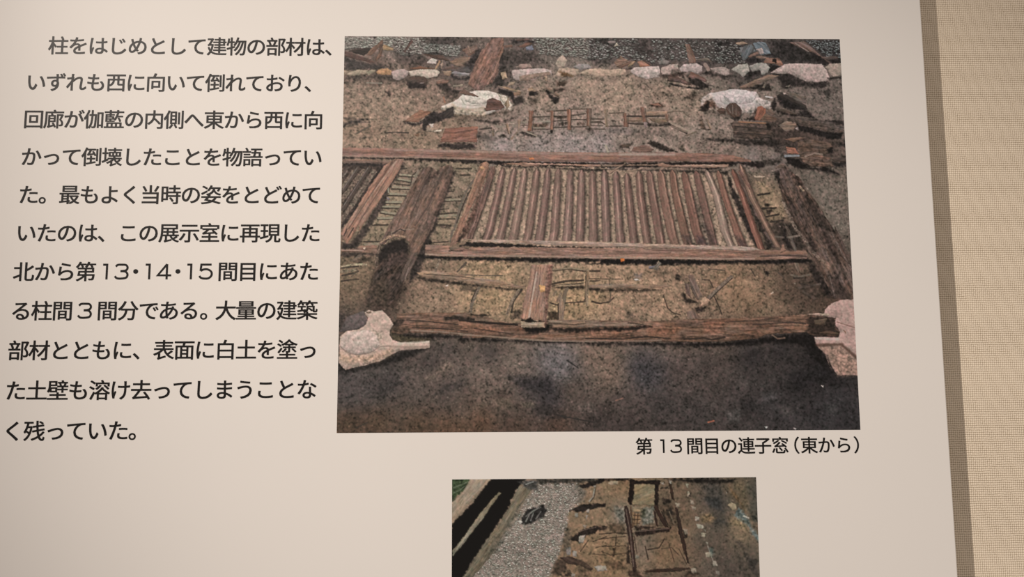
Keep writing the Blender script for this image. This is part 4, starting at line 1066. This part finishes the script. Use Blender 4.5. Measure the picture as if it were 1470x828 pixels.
PIC_SMALL = '''
G|131,117,100|18,98 35,54 18,88
G|120,109,92|151,106 180,48 123,157
G|105,98,87|98,191 70,231 53,258
G|130,113,92|406,39 423,102 388,56
G|139,118,93|404,166 386,194 421,194
G|122,104,82|385,228 420,262 350,254
G|115,100,78|453,33 439,26 423,102
G|113,107,96|469,92 480,109
G|126,104,78|488,19
G|129,108,82|450,194 435,214 467,208 435,248
G|127,111,88|545,40 541,58
G|105,96,84|538,175 531,202
G|124,102,78|627,155 597,213 640,196
G|90,80,67|614,103 601,82
G|110,94,76|664,104 652,31 670,135
G|104,90,75|683,196 689,230
G|98,92,83|713,241 698,169
G|104,92,77|718,104 702,35
G|78,76,72|737,59 754,80 731,25
G|67,67,64|756,125 772,66
G|92,84,74|769,156 732,197
G|85,78,71|767,231 783,259
G|131,115,92|813,136 822,163 799,125
G|92,86,75|839,198 855,232
G|104,92,72|816,32 826,60 795,35
G|77,80,74|856,36 861,78
G|97,88,77|588,297 763,333 482,363 655,432
G|131,126,119|157,326 122,459
K|c=62,74,52 f=3 a=1|-4,-5 53,-5 30,33 11,47 0,60 -3,58
L|c=104,112,88 w=1.2|3,22 24,14 46,5
L|c=96,106,82 w=1.2|3,36 21,29 35,17
L|c=40,52,36 w=1.2|3,29 25,21 42,12
W|c=160,142,122 a=.1|51,-3 113,-3 69,47 21,100 -1,127 -2,65 28,36
B|n=5200 r=.45-.95 lo=128,120,110 hi=212,203,190 base=138,130,119|243,10 353,11 378,39 356,73 329,90 320,142 309,179 294,220 273,268 248,361 88,491 -84,489 57,266 116,205 140,157 165,130 193,89 208,55
W|c=120,110,92 a=.2|187,19 229,21 208,52 179,89 165,123 133,171 102,218 58,266 25,270 88,177 134,120 165,72
K|c=100,97,88 f=8 a=.6|179,82 201,65 179,106 137,178 123,191
K|c=92,84,72 f=6 a=.5|119,154 151,154 116,205 88,211
K|c=13,12,12 f=2 a=1|112,-4 210,-4 183,24 164,60 165,68 134,116 88,177 29,267 18,291 -85,423 -3,267 -3,126 21,100 53,68
W|c=138,128,108|132,34 137,37 120,61 77,119 35,172 2,209 0,195 28,163 67,109 98,71
K|c=70,68,66 f=4|185,7 208,1 243,3 240,29 229,31 201,20
L|c=140,136,130 w=1.3|208,14 229,7
K|c=52,50,46 f=4|244,-2 438,0 407,8 300,13 243,12
K|c=44,42,41 f=3 a=1|197,106 211,84 257,72 266,85 253,107 228,120 207,125 193,122
L|c=128,124,116 w=1.4|207,117 218,96 243,79
L|c=120,116,110 w=1.4|221,114 229,93
L|c=110,106,100 w=1.4|236,110 250,90
L|c=116,112,104 w=1.2|207,103 229,86 250,78
S|c=205,198,188|186,116 193,113 198,118 192,123
K|c=30,27,26 f=2|355,22 392,6 439,1 417,15 378,27
K|c=30,27,26 f=2|326,87 370,71 434,68 434,77 402,82 363,93
K|c=32,27,25 f=2|328,168 369,139 405,130 436,133 415,141 404,150 383,154 355,173
L|c=110,88,76 w=1.2|355,145 405,134
S|c=163,154,141|358,159 376,154 369,178 356,178
S|c=148,141,130|345,94 356,94 355,106 347,106
S|c=156,148,135|381,84 389,82 387,94 380,94
S|c=148,141,128|377,101 384,101 378,115
S|c=153,139,122|368,128 382,127 374,139
S|c=165,158,146|399,19 408,19 403,27
L|c=150,140,124 w=2|403,29 399,50 388,62
L|c=66,54,44 w=1.3|406,29 402,50 392,62
K|c=92,84,74 f=5 a=.7|357,15 378,39 374,67 356,63
S|c=139,135,128|319,190 333,188 333,210 322,210
S|c=146,141,130|337,196 351,200 350,215 340,214
K|c=84,76,66 f=6 a=.7|320,135 337,139 333,179 315,220 309,179
W|c=76,60,52|301,217 329,212 368,227 396,246 389,253 361,239 326,234
K|c=58,48,42 f=5 a=.8|291,223 319,220 325,254 290,268 280,257
L|c=60,48,38 w=1.2|397,173 435,160
L|c=66,52,40 w=1.2|404,190 434,184
L|c=60,48,38 w=1.2|361,200 383,170
L|c=60,48,38 w=1.2|396,207 434,211
S|c=172,163,152|399,243 417,238 427,248 410,255
K|c=40,34,30 f=3|308,268 332,251 336,269
S|c=148,139,126|336,258 346,261 343,269 334,269
K|c=80,66,54 f=5 a=.6|354,224 389,228 388,269 353,269
K|c=22,20,18 f=3|414,-1 503,-1 503,7 460,5 418,8
S|c=165,150,126|441,14 450,6 470,7 470,16 449,18
W|c=142,126,98 a=.12|517,16 579,16 574,58 571,75 510,73
K|c=30,23,20 f=1.5 a=1|505,3 520,3 510,73 497,73
K|c=32,25,22 f=1.5 a=1|514,5 589,7 590,17 517,16
K|c=34,27,24 f=1.5 a=1|577,16 588,16 583,75 572,79
K|c=116,114,104 f=4 a=.9|537,82 572,79 571,123 539,128
W|c=148,128,104|509,79 539,80 538,92 512,94
K|c=62,64,50 f=4|537,84 549,85 547,106 536,106
F|c=128,108,82|510,94 535,96 529,126 507,133
L|c=70,52,38 w=1.2|512,102 533,104
L|c=70,52,38 w=1.2|509,113 531,114
L|c=70,52,38 w=1.2|508,123 529,125
L|c=70,52,38 w=1.2|517,94 513,133
L|c=70,52,38 w=1.2|526,96 522,126
K|c=118,116,108 f=6 a=.7|461,81 485,81 490,126 465,112
W|c=96,76,60|502,75 507,76 513,133 508,137
K|c=80,66,54 f=3 a=.9|583,75 629,76 646,134 607,134
K|c=40,36,32 f=3|608,86 626,83 625,103 611,103
L|c=120,98,76 w=1.5|587,86 603,124
L|c=36,30,26 w=1.5|593,93 609,127
L|c=110,92,72 w=1.5|615,93 628,127
W|c=52,38,33|569,79 581,74 593,100 612,136 601,136 579,99
W|c=60,45,39|569,86 576,92 582,134 575,130
W|c=58,42,38|486,75 495,75 503,102 511,161 518,254 508,259 499,181 490,126
L|c=116,92,80 w=1.2|492,85 503,154 510,242
K|c=34,28,25 f=2.5|493,181 499,181 502,235 489,235
K|c=36,28,25 f=2|513,150 567,140 621,137 613,148 521,160
L|c=98,76,66 w=1.5|521,147 614,139
K|c=42,34,29 f=2|516,133 564,132 582,138 521,141
K|c=40,36,32 f=2|590,27 613,23 615,30 591,31
W|c=60,46,38|615,10 623,10 632,64 622,58
K|c=40,34,30 f=3|596,56 616,55 619,69 598,70
S|c=176,167,152|592,12 601,11 602,18 595,18
S|c=176,167,152|617,6 624,8 624,17 617,16
W|c=54,40,34|631,77 640,86 651,141 668,237 662,235 641,155
S|c=148,139,120|633,69 646,71 643,82 635,80
K|c=36,30,27 f=2|651,143 667,145 664,165 655,167
S|c=140,130,112|652,141 665,141 667,155 659,158
W|c=62,48,40|538,255 568,250 611,247 667,247 672,252 624,259 547,260
K|c=66,54,45 f=3|660,257 681,254 695,265 680,274 656,274
S|c=148,139,122|672,249 686,247 688,261 675,261
L|c=56,42,34 w=1.8|544,188 552,224
L|c=58,44,35 w=1.8|552,197 584,192 599,168
L|c=72,54,40 w=1.2|612,182 625,230
L|c=72,54,40 w=1.2|640,196 660,237
L|c=78,60,46 w=1.2|591,195 619,192 640,213
L|c=66,50,40 w=1.2|514,161 520,208
L|c=60,46,36 w=1.5|415,153 458,150 493,152
K|c=44,36,31 f=2.5|414,132 442,134 429,143 415,144
K|c=30,25,23 f=2|415,70 432,71 431,77 416,77
K|c=66,54,42 f=4 a=.7|437,126 486,126 489,150 451,150
L|c=62,48,36 w=1.4|415,167 454,163 489,160
L|c=62,48,36 w=1.4|422,187 489,186
L|c=70,54,40 w=1.2|421,201 446,211 495,205
L|c=62,48,36 w=1.4|463,157 460,184
K|c=74,58,44 f=2|453,191 460,191 456,215 451,215
K|c=70,56,44 f=5 a=.7|428,228 477,228 494,249 449,252
S|c=163,154,139|414,240 431,240 435,252 413,255
S|c=139,132,117|516,212 527,214 523,222 516,220
K|c=60,48,40 f=4|494,256 519,253 540,272 497,272
S|c=167,156,135|666,38 673,36 678,48 669,52
K|c=34,30,26 f=2|671,47 679,41 679,52 669,52
S|c=152,143,124|663,15 672,17 672,29 666,27
S|c=148,139,122|660,5 665,7 663,12
S|c=156,146,128|674,60 685,62 686,73 678,73
S|c=158,146,128|679,79 693,80 691,89 681,88
S|c=158,150,135|689,107 701,109 699,119 689,119
S|c=165,158,141|692,128 710,130 711,140 695,140
S|c=154,145,126|704,152 716,154 714,166 705,164
S|c=146,139,124|715,176 724,178 722,190
S|c=167,158,137|713,207 732,205 734,217 717,219
S|c=159,150,135|733,229 745,228 747,243 736,245
S|c=130,124,112|741,256 753,258 753,268 742,267
S|c=152,143,128|711,142 718,144 716,149
L|c=150,140,122 w=1|722,190 735,228
K|c=84,98,92 f=4 a=.7|725,193 739,197 735,217 727,207
K|f=6 a=.7 c=136,112,82|707,104 728,97 746,111 735,125 710,123
K|c=48,50,50 f=7 a=.7|715,59 758,52 771,94 736,83
K|c=54,54,52 f=7 a=.6|742,108 778,118 777,132 749,125
K|c=62,60,56 f=7 a=.5|709,24 760,21 773,49 730,52
K|c=44,42,40 f=5 a=.6|790,170 815,177 832,198 814,194
K|c=44,42,40 f=5 a=.6|824,205 862,232 864,276 837,252
K|c=60,56,50 f=6 a=.5|797,184 823,225 836,275 808,252
K|c=24,22,20 f=4|610,1 810,4 796,15 738,16 667,11 617,6
K|c=110,84,56 f=5 a=.6|788,21 812,53 836,95 818,74 795,42
K|c=96,84,66 f=6 a=.6|806,15 828,11 843,77 832,95
K|c=98,108,106 f=4 a=.9|801,105 814,84 832,102 852,140 872,167 871,184 848,153 831,126 806,113
S|c=159,146,120|781,75 794,69 808,75 807,87 796,91
L|c=190,180,164 w=2|828,107 842,112
K|c=66,64,56 f=3|847,109 860,98 874,105 874,124 856,124
S|c=176,171,158|779,39 783,41 780,46
K|f=8 a=.7 c=136,118,90|785,115 813,115 834,133 834,146 798,132
'''

# ------------------------------------------------------------------ the printed pictures as meshes of coloured dots, lying flat on the board
GAIN = np.array([.98, 1.12, 1.23])               # paper white of the print against the colours read from the photograph
def to_albedo(im):
    c = im / 255.0; lin = np.where(c <= .04045, c / 12.92, ((c + .055) / 1.055) ** 2.4)
    return np.clip((lin - SHEEN) * GAIN, .002, .9)
def print_mesh(name, im, mask, X0, Y0, cell, parent, label=None, out=.0001):
    h, w = mask.shape; gy, gx = np.mgrid[0:h + 1, 0:w + 1]
    P = np.pad(im, ((1, 1), (1, 1), (0, 0)), mode='edge'); corner = (P[:-1, :-1] + P[1:, :-1] + P[:-1, 1:] + P[1:, 1:]) / 4
    fy, fx = np.nonzero(mask)
    used = np.zeros((h + 1, w + 1), bool)
    for dy in (0, 1):
        for dx in (0, 1): used[fy + dy, fx + dx] = True
    idx = np.full((h + 1, w + 1), -1); idx[used] = np.arange(used.sum())
    o = at(X0, Y0, out); co_ = np.empty((used.sum(), 3)); co_[:, 0] = o.x + gx[used] * cell * U; co_[:, 1] = o.y; co_[:, 2] = o.z - gy[used] * cell * U
    quads = np.stack([idx[fy, fx], idx[fy + 1, fx], idx[fy + 1, fx + 1], idx[fy, fx + 1]], 1).astype(np.int32)
    me = bpy.data.meshes.new(name); n = len(quads)
    me.vertices.add(len(co_)); me.vertices.foreach_set('co', co_.ravel()); me.loops.add(4 * n); me.loops.foreach_set('vertex_index', quads.ravel())
    me.polygons.add(n); me.polygons.foreach_set('loop_start', np.arange(0, 4 * n, 4, dtype=np.int32))
    me.update(calc_edges=True); me.validate()
    at_ = me.color_attributes.new('ink', 'FLOAT_COLOR', 'CORNER')
    rgba = np.ones((n, 4, 4), np.float32); rgba[..., :3] = im[fy, fx][:, None, :] * KEEP
    cc = corner.reshape(-1, 3); lin = (gy * (w + 1) + gx)
    q = np.stack([lin[fy, fx], lin[fy + 1, fx], lin[fy + 1, fx + 1], lin[fy, fx + 1]], 1)
    rgba[..., :3] += cc[q] * (1 - KEEP)
    at_.data.foreach_set('color', rgba.ravel()); me.materials.append(PRINT)
    ob = bpy.data.objects.new(name, me); COL.objects.link(ob); under(ob, panel)
    if parent is not panel: ob.parent = parent; ob.matrix_parent_inverse = Matrix.Identity(4)
    if label: ob['label'] = label
    return ob
KEEP = .45                    # dot sharpness
SHEEN = 0.004
A = Ink(752, 588, .88); imA = to_albedo(A.run(PIC_LARGE))
PICTURED = {'beam': ('timber_beam', 'long reddish beam lying above the lattice window in the photograph'),
            'beam2': ('timber_beam', 'beam lying just below the lattice bars in the photograph'),
            'beam3': ('timber_beam', 'beam piece at the left edge of the photograph'),
            'beam4': ('timber_beam', 'thick weathered bottom beam between the two pale stones'),
            'strip': ('timber_lath', 'thin split lath under the upper beam'),
            'lath': ('timber_lath', 'pale lath along the bottom of the lattice bars'),
            'board': ('timber_plank', 'grooved plank at the left of the photograph'),
            'post': ('timber_post', 'broad weathered post with a hollow lower end'),
            'post2': ('timber_post', 'dark rough post leaning along the right edge'),
            'block': ('timber_block', 'short upright timber lying across the bottom beam'),
            'batten': ('timber_batten', 'thin batten left of the short upright timber'),
            'plank': ('timber_plank', 'large brown plank leaning on the stone row at the top'),
            'fragment': ('timber_fragment', 'square brown timber piece above the long beam'),
            'frame1': ('lattice_frame', 'right side frame of the lattice window'),
            'frame2': ('lattice_frame', 'left side frame of the lattice window'),
            'bar1': ('lattice_bar', None),
            'bar2': ('lattice_bar', None),
            'bar3': ('lattice_bar', None),
            'bar4': ('lattice_bar', None),
            'bar5': ('lattice_bar', None),
            'bar6': ('lattice_bar', None),
            'bar7': ('lattice_bar', None),
            'bar8': ('lattice_bar', None),
            'bar9': ('lattice_bar', None),
            'bar10': ('lattice_bar', None),
            'bar11': ('lattice_bar', None),
            'bar12': ('lattice_bar', None),
            'bar13': ('lattice_bar', None),
            'bar14': ('lattice_bar', None),
            'bar15': ('lattice_bar', None),
            'bar16': ('lattice_bar', None),
            'bar17': ('lattice_bar', None),
            'bar18': ('lattice_bar', None),
            'bar19': ('lattice_bar', None),
            'bar20': ('lattice_bar', None),
            'bar21': ('lattice_bar', None),
            'base': ('foundation_stone', 'white foundation stone at upper left'),
            'base2': ('foundation_stone', 'white foundation stone at upper right'),
            'base3': ('foundation_stone', 'pale foundation stone with a spout at lower left'),
            'base4': ('foundation_stone', 'pinkish foundation stone at lower right'),
            'stone1': ('row_stone', None),
            'stone2': ('row_stone', None),
            'stone3': ('row_stone', None),
            'stone4': ('row_stone', None),
            'stone5': ('row_stone', None),
            'stone6': ('row_stone', None),
            'stone7': ('row_stone', None),
            'stone8': ('row_stone', None),
            'stone9': ('row_stone', None),
            'stone10': ('row_stone', None),
            'stone11': ('row_stone', None),
            'stone12': ('row_stone', None),
            'stone13': ('row_stone', None),
            'stone14': ('row_stone', None),
            'stone15': ('row_stone', None),
            'stone16': ('row_stone', None),
            'stone17': ('row_stone', None),
            'stone18': ('row_stone', None),
            'stone19': ('row_stone', None)}
is_part = np.isin(A.ids, list(PICTURED)); CELL = 1 / 752
big = print_mesh('photograph', imA, ~is_part, 0, 0, CELL, panel, 'large colour photograph of fallen timbers and a lattice window at an excavation')
for key, (name, label) in PICTURED.items():
    m = A.ids == key
    if m.sum() > 12: print_mesh(name, imA, m, 0, 0, CELL, big, label)
B = Ink(434, 340, .65); imB = to_albedo(B.run(PIC_SMALL))
print_mesh('photograph', imB, np.ones(imB.shape[:2], bool), 0.218028, 0.869486, CELL * 0.999266, panel, 'smaller colour photograph of the trench and gravel below the caption')
